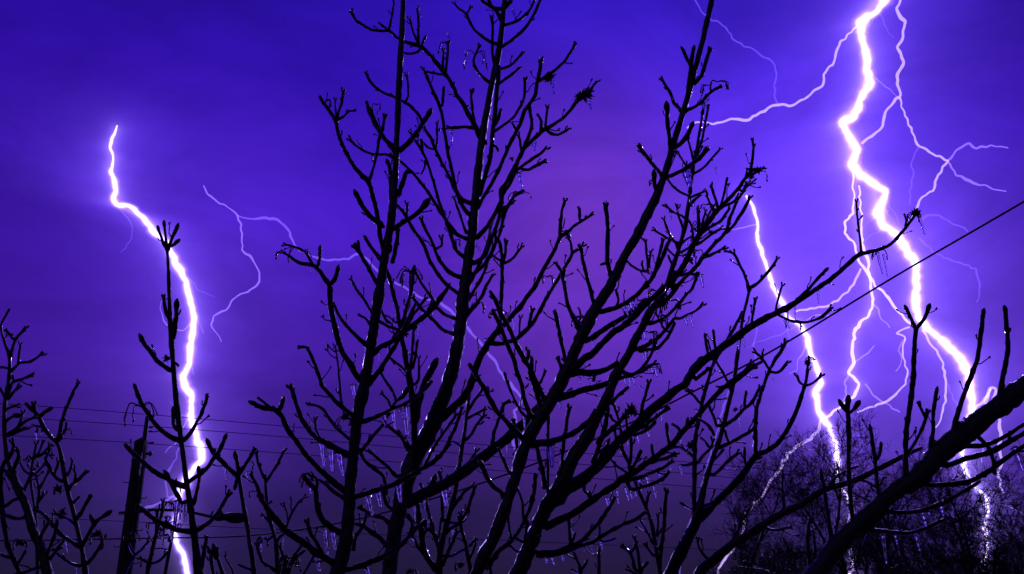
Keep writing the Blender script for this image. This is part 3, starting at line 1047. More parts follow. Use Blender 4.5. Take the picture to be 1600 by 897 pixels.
TREE_E = Tree("tall tree right of centre whose stem leans right to the top edge", 4.6, 37, NEAR)
TREE_E.make("""
T n 740,908,20 758,865,21 776,830,22 792,785,19 805,747,18 817,705,20 832,672,22 852,640,22 876,600,20 898,550,20 915,512,20 933,478,18 953,448,17 974,405,15 995,368,16 1013,333,16 1031,295,14 1042,262,12 1052,225,11 1063,190,11 1075,150,11 1085,112,10 1100,55,10 1112,0,10 1118,-35,10
* n 832,694,13 857,690,11 879,684,10 899,674,10 916,662,9 926,650,9 930,640,7
* n 866,622,15 874,620,13 890,616,12 910,610,11 934,603,10 950,598,9
* n 892,584,14 905,581,12 920,582,11 937,580,10 953,574,10 966,566,9
- b 930,580,6 928,590,6
* n 896,577,15 899,574,13 914,559,11 925,553,11 938,540,11 953,523,11 970,512,11 985,500,11 1000,484,11 1014,470,10 1029,457,10 1037,447,10
* n 915,532,12 921,529,10 940,517,9 958,505,9 975,495,9 992,483,8 1010,468,8
* n 929,487,11 935,487,9 953,483,9 970,477,8 987,467,8 1000,455,8 1012,440,7
- v 1006,450,7 1018,434,7 1030,412,7 1038,395,7 1043,380,7 1046,376,6
- v 1003,452,6 1018,435,5 1027,409,5 1035,377,5
- n 960,482,5 966,470 962,452,4
* v 976,404,5 981,409,4 989,416,4 1000,422,4 1010,424,4
- v 1010,424,5 1012,420,4 1010,394,4 1009,378,4
- n 1009,378,4 1005,374,3 1000,369,3
- v 1013,418,4 1015,408,3.5 1016,396,4
- v 1008,424,4 1004,418,3.5 1003,413,4
* v 958,440,12 954,429,10 949,409,8 949,390,8 950,367,8 949,345,8 947,322,8
- b 948,410,5 944,412,5
* v 932,482,10 927,470,7 922,450,7 915,424,7 910,402,6 908,388,6
* v 908,523,11 904,517,8 898,502,7 893,490,7 887,475,7 884,455,7 880,440,7 879,428,7
* v 886,582,10 884,567,8 879,542,7 873,514,7 868,490,7
* v 876,588,7 877,579,5 876,570,5 873,563,6
* n 906,510,5 902,500,3.5 896,490,3
- v 903,502,4 907,497 906,484,3.5
- n 905,503,4 912,505 918,500,3.5
* n 852,625,12 845,612,9 832,582,9 821,565,9 810,545,9 802,527,8 792,505,8 782,488,8 773,467,8 766,455,6
- v 821,565,6 825,557,7 826,551,6
- b 831,580,7 831,570,7 831,565,7
- v 845,598,5 848,590,4 850,583,5
* n 834,652,10 827,645,9 820,625,8 815,600,8 808,580,8 802,559,8 795,544,8 783,513,8 775,495,7 770,483,6
* n 846,645,9 840,620,8 834,600,8 827,580,7
* n 824,653,5 812,640,5 802,620,4 794,600,4 788,582,4
- n 812,640,3 816,615 826,600,4
* n 825,690,13 819,687,10 807,674,9 795,662,9 780,647,9 770,632,9 760,612,8 753,600,8 742,583,7 733,568,6
* v 806,748,8 797,739,6 788,722,5 783,710,5 780,704,5
* b 789,780,11 783,768,8 773,762,8 762,747,8 757,736,9 754,729,9
* n 852,762,10 850,745,8 845,724,8 839,699,8 834,685,8
* n 762,886,10 778,862,8 797,847,7 807,834,7 820,812,6 829,790,6 835,764,6 837,740,6
- n 818,810,5 815,780,4 807,760,4
- n 799,847,5 795,817,4 794,795,4
- n 795,850,5 803,858,4 812,863,4
- b 819,847,5 822,833 823,820,5
* n 764,875,7 766,889,5 767,905,5
* v 1038,275,8 1045,275,7 1063,267,7 1080,257,7 1092,248,8 1102,235,8
* b 1053,230,9 1062,225,8 1070,217,8 1077,204,8 1080,199,8
* b 1049,235,9 1048,228,8 1046,215,7 1044,200,7 1042,173,9
* v 1066,178,8 1062,170,7 1053,160,6 1047,144,6 1040,133,6 1035,126,6
* n 1070,175,8 1075,171,7 1089,165,6 1102,152,6 1112,143,6 1127,135,7
* v 1035,277,9 1033,271,7 1020,257,7 1009,242,7 1000,231,7
* b 1028,303,10 1025,295,8 1023,287,7 1022,277,8
* b 1072,160,9 1075,140,8 1079,110,7 1083,79,7
* v 1086,130,9 1094,120,8 1102,100,7 1108,79,7
* b 1083,112,7 1077,98,6 1067,79,6
* n 1040,275,5 1050,289,4 1062,299,4 1078,306,4
* n 1046,265,3 1058,237,3 1063,245 1073,262,3
i 932,607,4 936,620,3; 848,608,4 851,622,3; 873,628,6 876,637,5; 1071,265,12 1078,292,8; 912,572,4 912,588,3; 922,583,5 920,592,4; 1096,158,5 1100,170,5; 861,692,8 863,730,6; 905,590,4 906,600,3; 922,592,5 925,602,4; 975,478,7 984,509,6; 985,470,6 994,504,5; 857,694,8 862,728,5
s 908,497,14,5; 1120,128,20,6; 1020,283,8,2
""")

TREE_G = Tree("forked tree right of centre with a broken stump and a long limb reaching right", 5.3, 41, NEAR,
              droops=0.6)
TREE_G.make("""
T n 802,910,26 820,872,27 832,840,24 845,810,22 858,785,23 872,765,27 886,735,24 899,709,23 916,684,22 926,662,20 942,635,18 953,610,17 964,582,16 982,554,15 993,530,14 1004,510,14 1015,488,14 1030,468,13 1043,444,12 1050,420,10 1058,398,9 1065,375,9 1072,347,9 1076,317,8 1079,297,7
* n 1078,300,8 1081,275,7 1085,250,6 1090,225,5 1094,200,5 1099,170,5 1104,148,5
- n 1086,248,6 1089,240,5 1097,217,4 1102,192,4 1107,163,4
- v 1083,271,5 1099,262,4 1114,245,4 1124,234,4
- v 1085,256,5 1081,240,4 1075,217,4
- v 1081,285,4 1073,262,3.5 1063,245,3.5 1058,238,3
- v 1079,308,5 1090,303,4 1099,299,5
* v 1064,380,6 1067,356,5 1060,337,4 1058,323,4
* v 1072,342,5 1064,336,4 1055,333,4 1042,323,4
* v 1060,392,6 1056,380,5 1047,368,5 1038,343,4
* v 1064,381,5 1052,376,4 1043,372,4 1023,360,4
* b 1056,402,5 1051,397,4 1045,391,4
* b 1052,416,5 1048,409,4 1045,402,4
* v 1064,382,5 1072,374,4 1080,370,4
* v 1062,395,5 1070,390,4 1077,386,4
* v 1072,338,5 1078,347,4 1082,358,4 1082,372,4
* v 1076,322,5 1084,313,5 1092,306,5
* v 1046,444,12 1055,432,11 1067,417,11 1077,397,10 1089,372,10 1099,357,10 1110,342,9 1124,325,8 1139,310,7 1150,299,7 1160,285,6 1170,272,6 1174,259,5 1177,237,4 1176,220,4
- v 1174,273,5 1180,270 1186,266 1192,263,4
- v 1157,291,4 1164,278,3 1167,266,3
- n 1161,300,4 1163,297,3 1170,289 1182,279,3
- v 1099,362,7 1109,355,5 1125,345,5 1135,333,5 1139,327,5
- v 1087,382,6 1098,377,5 1107,369,5 1117,362,5 1125,358,5
- v 1091,362,7 1092,350,6 1091,335,5 1090,326,5
- v 1095,360,5 1098,348,4 1102,330,4
- n 1116,332,5 1110,318,4 1107,312,4 1104,298,4
- v 1122,326,7 1119,314,5 1115,303,5 1112,290,5
- n 1125,323,6 1129,312,4 1132,300,4 1136,277,4
- v 1124,326,6 1135,320,5 1145,316,5 1152,309,5
- n 1100,352,4 1107,335,3.5 1118,318,3
* v 1030,476,12 1044,465,9 1057,449,8 1072,432,7 1084,420,7 1100,400,7 1117,380,7 1134,362,6 1140,342,6 1150,318,5 1160,300,5 1166,288,5
- v 1130,366,6 1142,357,6 1154,340,6 1165,322,6 1171,310,5
- v 1100,402,5 1110,398,5 1120,393,5 1130,388,5
- n 1064,430,6 1075,427,5 1092,429,6
* v 1008,505,10 1022,503,7 1037,497,6 1052,484,6 1064,470,6 1074,458,5 1082,450,5 1089,430,5
* v 985,548,9 999,544,8 1014,537,7 1030,525,7 1045,509,6 1054,497,6 1062,497,5 1072,492,4 1087,485,4 1096,477,5
- v 1040,516,5 1034,507,4 1038,498,4
* n 1000,548,7 1015,546,6 1027,544,6 1037,534,6 1046,522,6 1054,504,5
* v 972,580,9 983,585,7 997,580,6 1009,567,6 1019,550,5 1022,540,5
* v 962,592,9 972,590,7 984,586,7 1004,579,6 1014,572,6 1022,568,5
* v 1045,520,3 1038,515,4 1030,500,4 1025,490,4
* n 870,782,24 884,764,20 905,753,19 920,740,18 937,724,18 953,704,17 970,687,16 987,672,15 1000,659,15 1020,638,15 1040,622,14 1057,608,13 1070,600,13 1080,584,13 1097,565,13 1113,554,13 1135,537,13 1154,524,13 1170,512,12 1194,498,11 1214,488,11 1230,480,11 1250,468,10 1267,457,9 1300,434,8 1334,404,8 1347,394,8
- v 1344,397,8 1367,391,7 1387,384,6 1401,372,6 1417,353,5 1432,332,5
- v 1345,392,5 1344,375,4 1340,343,4 1338,316,4
- b 1341,345,3 1345,340,4
- n 1414,352,4 1416,345 1413,334,4
- b 1245,469,8 1255,460,7 1267,447,6 1278,434,6 1288,424,6
- v 1213,490,5 1213,478,4 1217,462,4 1222,447,4
- v 1215,490,6 1224,496,5 1237,501,5 1257,503,5 1272,500,5 1285,494,6 1297,482,5
- v 1174,510,6 1175,500,5 1177,487,5 1180,470,5
- b 1107,557,5 1105,545,5 1102,527,5
- n 1112,554,4 1109,542,3.5 1106,530,3.5
- b 1120,551,6 1117,538,5 1115,521,5
- b 1076,590,10 1081,575,9 1092,564,9
- v 1088,592,9 1096,585,7 1106,577,7
- b 1096,568,9 1105,559,8 1112,556,8
- v 1000,654,7 1005,628,6 1010,612,6 1013,600,6
- b 980,676,6 979,660,5 978,644,5
- n 971,688,6 968,660,5 958,630,5 956,622,5
- b 963,692,6 962,682,5 961,672,5
- v 1004,668,6 1014,660,6 1024,652,6 1035,644,6 1041,640,6
- v 992,680,6 1007,673,6 1015,668,6 1022,661,6
* b 927,720,9 935,700,8 945,667,9 948,645,8
* n 933,690,9 950,675,8 965,662,8 977,648,8
- v 966,661,4 958,656,4 954,650,5
* b 955,630,7 962,622,6 970,614,6 976,609,6
* b 937,706,6 945,700,6 949,694,6
* v 856,822,15 864,817,13 882,809,12 899,800,12 917,787,12 942,770,11 962,757,11 970,747,11 992,737,10 1010,724,10 1024,714,10 1044,699,10 1062,680,9 1080,660,9 1100,638,9 1119,617,8 1131,605,8 1150,591,6 1160,583,6 1172,568,5
- n 984,738,7 992,725,6 1000,708,7 1002,703,6
- v 986,738,9 983,725,8 977,712,7 972,700,6
- b 984,728,6 986,712,5 986,692,5
- v 985,742,5 967,730,5 957,720,4 954,712,4
- b 1022,715,6 1020,708,5 1019,700,5
- v 1018,722,7 1030,718,6 1044,714,6 1052,710,6
- v 970,752,8 992,748,7 1014,740,6 1034,732,6 1048,722,6
- b 1047,696,7 1045,690,6 1043,680,5 1042,668,6
- n 1064,680,6 1061,670,5 1050,662,5
- b 1070,671,6 1072,665,5 1074,658,5
- v 985,765,7 1000,762,6 1020,755,6 1035,748,6 1043,740,5
- b 920,787,5 921,773,5
- n 930,780,5 914,768,6 913,757,6
- n 1088,652,5 1108,665,5 1116,680,5
- v 1132,605,6 1142,602,6 1158,588,6 1175,575,6
- n 1136,600,7 1150,589,6 1164,580,6 1190,565,5
* n 842,864,9 852,862,8 867,862,8 887,854,8 907,846,8 926,826,7 935,817,7 947,800,7 957,785,6 960,776,6
- b 891,850,5 890,835,5 889,814,5
- b 890,850,5 894,845,5 897,838,5
* n 840,868,9 852,868,8 868,866,8 885,862,8 907,852,7 925,848,7 942,836,7 970,821,7 992,812,7 1009,800,7
- n 935,840,4 937,830,4 936,820,4
- n 938,838,4 939,844,4 948,846,4 961,841,5
* v 907,895,8 905,882,5 900,870,5 895,860,4
- b 907,893,5 912,885,5 915,880,5
- n 908,897,4 900,893,4 893,889,5
* v 857,775,6 856,750,5 856,690,5 857,655,5
* v 872,760,7 877,734,6 880,700,6 884,672,6 887,650,6 889,640,6
i 999,748,5 1003,768,3; 1011,745,5 1014,760,3; 1020,752,5 1025,778,4; 1030,740,4 1032,756,3; 1046,722,4 1049,736,3; 996,678,5 999,692,4; 1012,672,4 1015,684,3; 964,760,4 967,787,4; 978,762,5 983,782,4; 985,762,5 988,780,4; 993,764,4 994,776,3; 948,778,6 951,790,5; 1000,604,4 1007,612,3; 1005,507,6 1009,530,4; 1004,552,4 1007,561,3; 1070,495,5 1074,508,3; 1079,494,4 1083,511,3; 1019,575,5 1021,587,4; 1024,575,5 1027,588,4; 988,586,5 992,600,4; 976,590,5 978,600,3; 1095,430,5 1099,449,3; 1118,262,3 1120,272,2; 1437,340,4 1445,366,3; 1371,395,4 1379,428,3; 1380,398,3 1387,432,2; 1226,500,3 1234,514,2; 1088,640,4 1090,655,3; 1062,727,4 1065,738,3; 853,866,5 855,880,4; 862,866,5 866,882,4; 878,864,5 881,876,3; 939,846,4 941,860,3
s 1000,470,20,8; 1025,455,20,8; 1048,470,18,8; 1015,520,16,7; 1066,400,18,7; 1095,350,16,6; 1186,268,20,6; 1430,335,14,6; 1374,392,16,5; 1104,320,14,5; 1060,425,12,5; 1018,572,16,4; 1105,134,10,4; 984,642,12,4; 1240,502,14,4; 1058,445,12,4; 1030,495,14,5; 1090,392,10,4
d 987,642,14; 1431,333,10; 1183,265,8; 1052,448,7
""")

TREE_H = Tree("slender dark tree at lower right centre with a fork near its base", 6.0, 53, NEAR, droops=0.2)
TREE_H.make("""
T n 1043,908,22 1062,865,20 1078,835,18 1090,808,17 1099,765,11 1112,720,10 1126,680,10 1136,640,9 1146,600,8 1151,565,8 1155,535,7 1160,500,7 1167,470,6 1172,447,6
* v 1170,452,7 1164,430,5 1154,410,5 1147,396,5
- v 1148,398,4 1141,394,4 1136,393,4
* v 1171,450,7 1180,445,6 1186,440,5 1197,428,5 1206,417,5 1213,405,4
* n 1086,812,10 1085,798,8 1085,739,8 1087,683,7 1096,633,7 1105,599,6 1112,575,6 1120,559,6 1134,535,6 1147,512,6 1160,487,6
- v 1091,722,6 1100,710,5 1111,699,5 1114,690,5
- n 1107,697,5 1102,690,4 1095,683,4
- v 1086,716,6 1075,706,5 1065,699,5 1053,698,5
- n 1086,722,5 1075,726,5 1062,727,5
- v 1097,634,5 1088,622,5 1077,612,5
- b 1083,796,4 1075,793 1068,788,5
* n 1096,808,15 1104,800,13 1124,779,12 1154,749,12 1181,713,10 1200,703,9 1220,686,8 1236,660,8 1250,626,7 1258,600,6 1262,575,5 1264,556,4
- n 1160,740,7 1172,722,6 1190,705,5
- v 1181,708,8 1181,690,7 1181,650,7 1184,630,6 1194,599,6 1202,579,6 1210,563,6 1219,550,6 1226,537,6
- v 1201,576,5 1196,568,5 1190,558,5 1181,551,5
- v 1203,580,5 1212,582,5 1220,578,5 1229,567,5
- v 1258,602,4 1250,597,4 1246,589,5
- v 1258,602,5 1270,598,4 1282,588,5
- v 1192,561,4 1191,552,4
- b 1168,738,5 1164,722,5 1163,706,5
* v 1124,699,7 1138,693,6 1151,686,6 1165,678,6 1177,670,5
- b 1139,693,5 1136,684,5 1134,677,5
* v 1133,664,7 1147,655,6 1161,640,6 1175,627,6 1186,607,5
- b 1164,637,5 1164,628,5 1165,617,5
* v 1120,665,6 1114,648,5 1108,636,5
* v 1116,742,6 1130,728,6 1140,718,6 1151,709,5
* n 1099,790,5 1112,786,5 1118,782,5
* b 1113,720,5 1120,714,4 1127,706,5
* n 1052,902,5 1060,885,4 1068,872,4 1074,858,3
* v 1150,590,7 1138,600,6 1125,605,5
* n 1142,610,5 1134,590,5 1118,562,4
* b 1157,525,6 1163,520,5 1168,516,4 1170,512,5
i 1063,731,4 1066,742,3; 1160,525,3 1163,542,3; 1078,705,5 1082,712,4; 1204,584,2 1209,596,2
s 1264,560,8,4; 1120,654,8,3; 1079,690,8,4; 1078,700,8,3
d 1262,566,7; 1079,695,8; 1149,640,5
""")

TREE_I = Tree("small thin sapling with two parallel stems below the icicle-hung limbs", 6.4, 59, NEAR, cat='sapling', name='sapling',
              spurs=.7, droops=0)
TREE_I.make("""
T b 1034,908,10 1024,851,8 1019,822,8 1010,795,8 1000,772,7 994,757,7 991,750,6
* v 1031,893,7 1032,870,6 1035,847,6 1039,805,6 1040,780,6 1041,769,6
- n 1035,824,4 1030,833,4 1027,838,4
* n 1021,850,6 1009,827,4 1000,812,4
* v 1022,868,6 1016,862,5 1010,853,5
* v 1026,836,5 1028,820,4 1028,807,4
* v 1009,790,6 1011,780,5 1013,772,4
* b 1028,858,4 1033,850 1036,846,4
""")
TREE_J2 = Tree("short sapling of three thin stems at the bottom edge right of centre", 6.8, 61, NEAR, cat='sapling', name='sapling',
               spurs=.7, droops=0)
TREE_J2.make("""
T v 1003,912,8 1000,890,7 997,864,6 994,850,5 992,842,5
* v 1000,893,7 993,889,6 988,872,6 983,862,6 975,855,6
- v 985,864,5 990,858,5 993,850,5
* b 1002,893,6 1005,886,5 1007,884,6
* v 999,900,6 992,896,5 985,891,5
* b 938,908,7 936,885,6 936,863,6
""")

TREE_J = Tree("many-stemmed dark young tree standing below the long limb in the bottom centre", 6.0, 67, NEAR, droops=0.15)
TREE_J.make("""
T n 688,912,14 686,885,12 688,864,12 692,841,11 699,814,11 706,789,10 714,755,9 718,724,9 723,694,8 727,667,8 730,642,7 733,620,7 737,600,6 741,582,5
* n 684,890,12 674,880,11 664,864,11 658,831,10 654,806,10 652,789,9 650,770,8
* n 686,862,9 684,850,8 677,831,7 670,802,7 664,780,7 657,755,6
- b 677,832,6 668,826,6 661,820,6
* n 692,812,7 691,795,6 690,764,6 689,747,6 685,736,5
- n 690,764,5 694,752,5 700,742,5
* v 704,797,8 711,787,7 719,777,6 727,767,6 737,760,5
* v 696,832,8 707,824,6 715,819,6 722,810,6 729,800,6 737,775,6 741,765,5
* v 694,868,6 707,868,5 720,861,5 733,853,5 741,845,5
* n 738,905,8 732,874,7 729,858,6 725,841,6 720,820,6 717,806,6
- v 722,812,5 720,805,5
- v 733,873,5 739,862,4 743,850,4
* v 691,884,7 700,862,6 708,845,6 713,833,6
* b 682,842,5 686,837,4 688,820,4 689,812,4
* v 668,868,7 660,862,6 653,855,5 647,841,5 641,838,4
* v 664,852,6 660,840,6 666,828,5
* n 712,760,6 716,740,5 722,735,5 730,724,5
* v 729,646,6 738,630,5 747,618,5 752,611,5
* v 728,655,6 740,648,5 752,642,5 756,640,5
* v 724,690,6 735,680,5 745,663,5 755,650,5
* v 722,700,5 713,692,4 705,689,4
* v 717,735,6 730,725,6 738,715,5 743,706,5
* n 700,815,5 716,817,4 728,805,4
i 718,800,3 716,812,3; 700,744,6 704,765,5
s 641,892,12,5; 718,880,12,4; 660,852,10,3
d 720,883,6; 641,893,6
""")

TREE_K = Tree("lone slim ice-coated sapling in front of the left lightning bolt", 3.7, 71, NEAR, droops=0.2)
TREE_K.make("""
T b 311,905,15 301,815,12 291,749,10 285,699,10 278,650,11 273,600,10 270,560,11 268,534,10 266,494,9 264,450,8 263,420,7 262,400,6 260,380,6 258,362,6 257,352,6
* b 262,392,6 254,376,5 248,358,5
* b 263,390,6 267,377,6 271,368,6 275,358,7
- b 268,384,5 272,381 275,379,6
* v 266,500,8 260,488,7 257,476,7 256,466,6
* b 271,526,9 274,505,8 276,480,8
* b 264,578,9 247,564,8 231,544,7 223,532,8
* b 281,688,10 269,683,9 256,675,8 243,662,8 232,646,8 222,632,7 213,609,8
* v 287,687,8 297,677,7 307,660,6 314,648,6 319,635,6 324,620,6
* b 290,759,11 275,755,10 258,746,9 244,738,8 232,729,8 212,712,8 201,700,8
* b 294,754,9 304,746,8 315,739,8 325,729,7 334,716,7 344,702,7 350,687,7
* b 284,786,8 277,772,8 271,762,8 263,745,8
* b 303,786,7 307,770,6 311,752,6 311,738,6
* b 299,830,9 285,829,9 271,825,9 258,820,8 248,815,8 235,806,8 227,800,8
* v 306,829,8 319,821,8 331,812,7 343,797,7 351,782,6 357,773,6
* b 276,672,6 271,662,6 271,645,7
* v 314,888,7 318,866,7 321,850,7 322,842,6
* n 269,574,8 274,566,6 279,572,4
i 277,783,7 273,822,6; 282,786,4 281,812,3; 287,786,4 287,818,3; 291,790,4 291,816,3; 266,786,4 266,795,3; 268,826,4 269,848,3; 256,818,4 254,855,3; 233,640,4 232,642,3; 281,820,6 270,830,4; 264,808,6 255,826,4
s 262,785,14,4; 265,818,14,4; 222,636,34,5
d 261,560,8
""")

TREE_M = Tree("leafless sapling with a forked crown beside the street lamp", 4.6, 73, NEAR, cat='sapling', name='sapling', droops=0.1)
TREE_M.make("""
T b 398,908,11 394,870,10 390,847,9 387,825,9 383,805,9 378,775,8 374,750,8 372,730,8 369,715,8
* b 373,746,9 362,735,8 348,722,8 336,710,8 327,695,8
* v 375,737,8 383,726,7 391,714,7 396,704,6
* b 371,746,6 369,752,6 368,758,6
* n 391,890,5 383,887,5 373,882,5
i 385,738,4 387,752,4; 370,752,5 371,760,4
s 391,722,10,2
""")

TREE_N = Tree("small crooked bush-like tree left of the tall straight stem at the bottom", 5.4, 79, NEAR, cat='sapling', name='sapling', droops=0.1)
TREE_N.make("""
T n 436,908,10 433,880,9 432,856,9 429,838,8 422,814,8 418,800,7 416,772,7 415,757,6 415,742,6
* v 415,750,6 408,735,5 403,720,5 401,709,5
* v 416,752,6 424,740,5 433,726,5 440,712,5 443,706,5
* v 432,846,6 438,838,5 447,830,5
* v 432,892,7 420,884,6 410,877,5 404,862,5 402,854,5
* v 421,815,6 415,809,5 411,806,4
* n 425,838,5 418,843 411,842 408,848,4
* n 417,787,5 422,785,4 425,783,5
* v 441,905,7 443,890,6 446,876,5 441,864,5 438,854,5
* v 449,908,7 452,890,6 458,872,6 466,860,5 472,850,5
* n 447,895,5 460,875,5 476,860,5
i 443,840,2 443,856,2; 409,848,3 409,862,2
s 452,872,20,8; 411,842,12,5; 460,880,14,4; 396,768,10,3
""")

TREE_L = Tree("thin twiggy shrub between the utility pole and the left bolt", 5.2, 83, NEAR, cat='shrub', name='bare_shrub', droops=0.1)
TREE_L.make("""
T v 256,908,8 260,885,7 264,864,7 268,845,6 270,830,6 272,822,5
* v 229,908,9 232,884,8 237,864,7 241,845,7 244,831,6 245,812,6 245,803,5
- n 236,880,6 245,878,5 254,871,5 262,862,5
- v 234,881,5 226,876,5 221,873,5
- v 243,830,5 248,822,5 251,808,5 255,792,5
- v 253,797,4 254,785,4
* n 192,900,6 203,880,5 212,867,5 222,857,5 233,845,5
- n 212,867,5 206,860,4 202,850,4
* n 239,858,3 250,857,3 262,858,3
* n 244,840,3 252,836 262,838,3
i 252,840,2 254,854,2
s 238,818,16,7; 205,835,16,5; 258,836,12,4; 224,876,8,3
""")

SHORT = 'small saplings along the bottom edge'
T2 = Tree("short knobbly sapling with a clubbed top at the bottom, left of the forked sapling", 4.6, 89, SHORT, cat='sapling', name='sapling', spurs=.6, droops=0)
T2.make("""
T b 352,912,9 346,890,8 340,872,8 337,863,9
* v 339,872,8 333,866,7 328,862,7
* v 340,868,7 338,862,6
* b 335,908,6 332,888,6 330,873,6
""")
T3 = Tree("thin bent twig-like sapling at the bottom beside the lamp", 4.8, 97, SHORT, cat='sapling', name='sapling', spurs=.4, droops=0)
T3.make("""
T v 369,912,5 362,888,4 355,877,4 352,869,4
""")

TREE_R = Tree("slim tree with a forked top at far left standing in front of the wires", 4.9, 101, NEAR, droops=0.2)
TREE_R.make("""
T n 136,910,11 129,864,10 122,831,9 114,797,9 107,772,9 101,744,9 95,710,8 89,692,8 79,682,8 67,665,8 59,648,8 49,639,8 40,630,7
* v 90,688,8 95,668,7 101,645,6 108,628,6 115,610,5 121,600,5
* b 60,652,7 67,646,7 75,641,8
* v 57,648,7 54,641,6 53,634,6
* v 90,690,6 99,678,5 103,668,5 104,662,5
* v 70,668,5 62,666,4 53,665,4
* v 118,812,8 125,803,7 130,794,6 136,784,6 140,778,6
* v 106,768,8 112,758,6 120,752,6 126,746,6 132,740,6
- v 119,752,5 118,742,4 116,734,4
* b 129,852,8 135,840,7 141,830,7 147,820,7 155,811,6 165,804,7
- b 148,817,6 145,812,6
* n 123,854,8 112,846,7 100,839,7 90,828,7 80,817,7 68,803,6 58,798,6 48,796,6
* n 130,884,7 120,883,6 109,879,6 94,869,5 83,857,5
* n 137,880,7 147,868,6 155,855,6 162,843,5 166,835,5
* n 97,752,7 90,748,6 84,742,6 76,728,6 70,715,5
- v 71,717,5 76,707,4 78,698,4
- v 84,742,5 88,732,5 91,722,5
* n 112,790,5 118,782,5 124,775,4
* v 119,820,6 108,812,5 95,806,5 88,803,5
* v 104,745,5 110,733,4 113,720,4
s 106,672,14,2; 150,836,14,7; 92,762,8,4; 62,667,8,3
i 57,670,4 58,688,3; 67,668,3 65,680,2
d 92,764,9; 152,834,9; 97,800,8; 147,815,6
""")

TREE_Q = Tree("thick-stemmed tree cut by the left edge with dense twigs", 4.6, 103, NEAR, droops=0.15)
TREE_Q.make("""
T n 78,910,17 66,862,16 53,832,15 42,795,14 33,772,13 22,745,11 12,718,10 8,690,9 7,660,9 8,627,8 12,605,8 15,580,7 14,555,7 8,538,6 3,522,5 2,507,5 8,495,5 15,483,5
* v 15,581,6 24,574,5 31,567,5 47,565,5 58,558,4 64,553,4
- v 29,567,5 30,553,4 32,539,4
* v 17,556,6 21,540,5 26,528,5 38,514,5
- v 22,530,5 16,524,5 12,518,5
* v 12,616,6 18,600,5 24,595,5 35,592,5 47,587,5
- n 22,595,4 20,590,4 18,586,4
* v 14,622,6 22,612,5 27,607,6
* v 7,620,5 2,610,4 -3,602,4
* v 12,575,4 3,573,4 -4,576,4
* v 10,680,7 22,672,6 34,662,6 44,656,5 54,652,5
- v 30,664,5 33,655,4 35,646,4
* v 12,680,6 25,676,6 37,670,6
* v 10,657,6 20,651,5 28,650,5
* v 10,640,5 18,635,5 24,634,5
* v 12,718,7 18,708,7 22,700,6 20,692,6
* v 18,740,7 24,727,7 30,712,7 27,705,6
* n 40,790,7 28,772,6 18,750,6 8,735,6
* n 60,850,8 64,838,6 70,825,6 76,815,5
* n 68,880,7 74,864,6 82,845,6 87,828,6 90,812,5
* n 72,880,7 82,868,6 92,855,6 100,844,5
* n 45,805,7 30,810,6 18,808,6 2,802,6 -6,798,6
* n 32,775,7 38,765,6 46,748,6 52,738,5
* n 30,778,6 20,782,6 8,790,6 -5,795,6
* n 64,885,7 50,890,6 35,895,6 15,900,6
* n 14,712,7 6,725,7 1,750,8 3,790,8 8,831,8 17,864,8 32,897,8
- n 27,882,6 34,872,5 40,860,5
- n 20,872,6 8,868,6 -6,864,6
s 32,845,14,6; 20,735,12,3; 16,522,8,3
d 34,848,8; 24,648,5
""")

TREE_S = Tree("slender twiggy sapling between the two left trees", 5.6, 107, NEAR, cat='sapling', name='sapling', droops=0)
TREE_S.make("""
T n 59,910,8 58,860,7 57,820,7 55,800,6 52,780,6 49,760,5 48,742,5 51,722,5 54,712,4
* v 53,714,5 55,703,4 56,695,4
* v 54,714,5 60,708,4 64,698,4 67,692,4
* v 55,714,5 62,712,5 70,706,5 77,698,5
- v 68,708,4 74,709,4 79,711,4
* v 49,742,5 42,738,4 36,732,4 32,725,4
* v 50,742,5 58,738,4 67,728,4
* n 58,800,5 59,785,5 61,768,5 58,750,4 54,738,4
- v 62,762,5 68,752,4 75,738,4
- n 60,785,4 66,776,4 68,768,4
* v 51,718,5 45,712,4 42,716,4
s 52,718,12,4; 78,702,8,3
d 60,712,6; 54,733,4
""")

TREE_P = Tree("dark bare tree whose limb passes behind the big near bough at lower right", 5.6, 109, NEAR, glaze=False)
TREE_P.make("""
T n 1086,912,18 1098,888,17 1115,875,16 1148,848,14 1175,832,14 1197,817,13 1222,802,13 1250,789,12 1289,765,12 1332,752,11 1366,736,10 1409,714,9 1440,700,7
* n 1268,895,9 1264,870,8 1262,840,7 1266,810,7
* v 1112,878,7 1100,868,6 1092,855,5 1090,845,5
* n 1120,872,8 1140,850,7 1150,835,6 1160,812,5 1175,790,5
* n 1290,766,7 1300,752,6 1315,740,5 1340,728,5
* v 1222,802,6 1225,785,5 1222,760,5 1224,742,5
* n 1345,750,6 1360,756,5 1382,770,5
* v 1192,822,6 1210,828,6 1232,824,5
""")

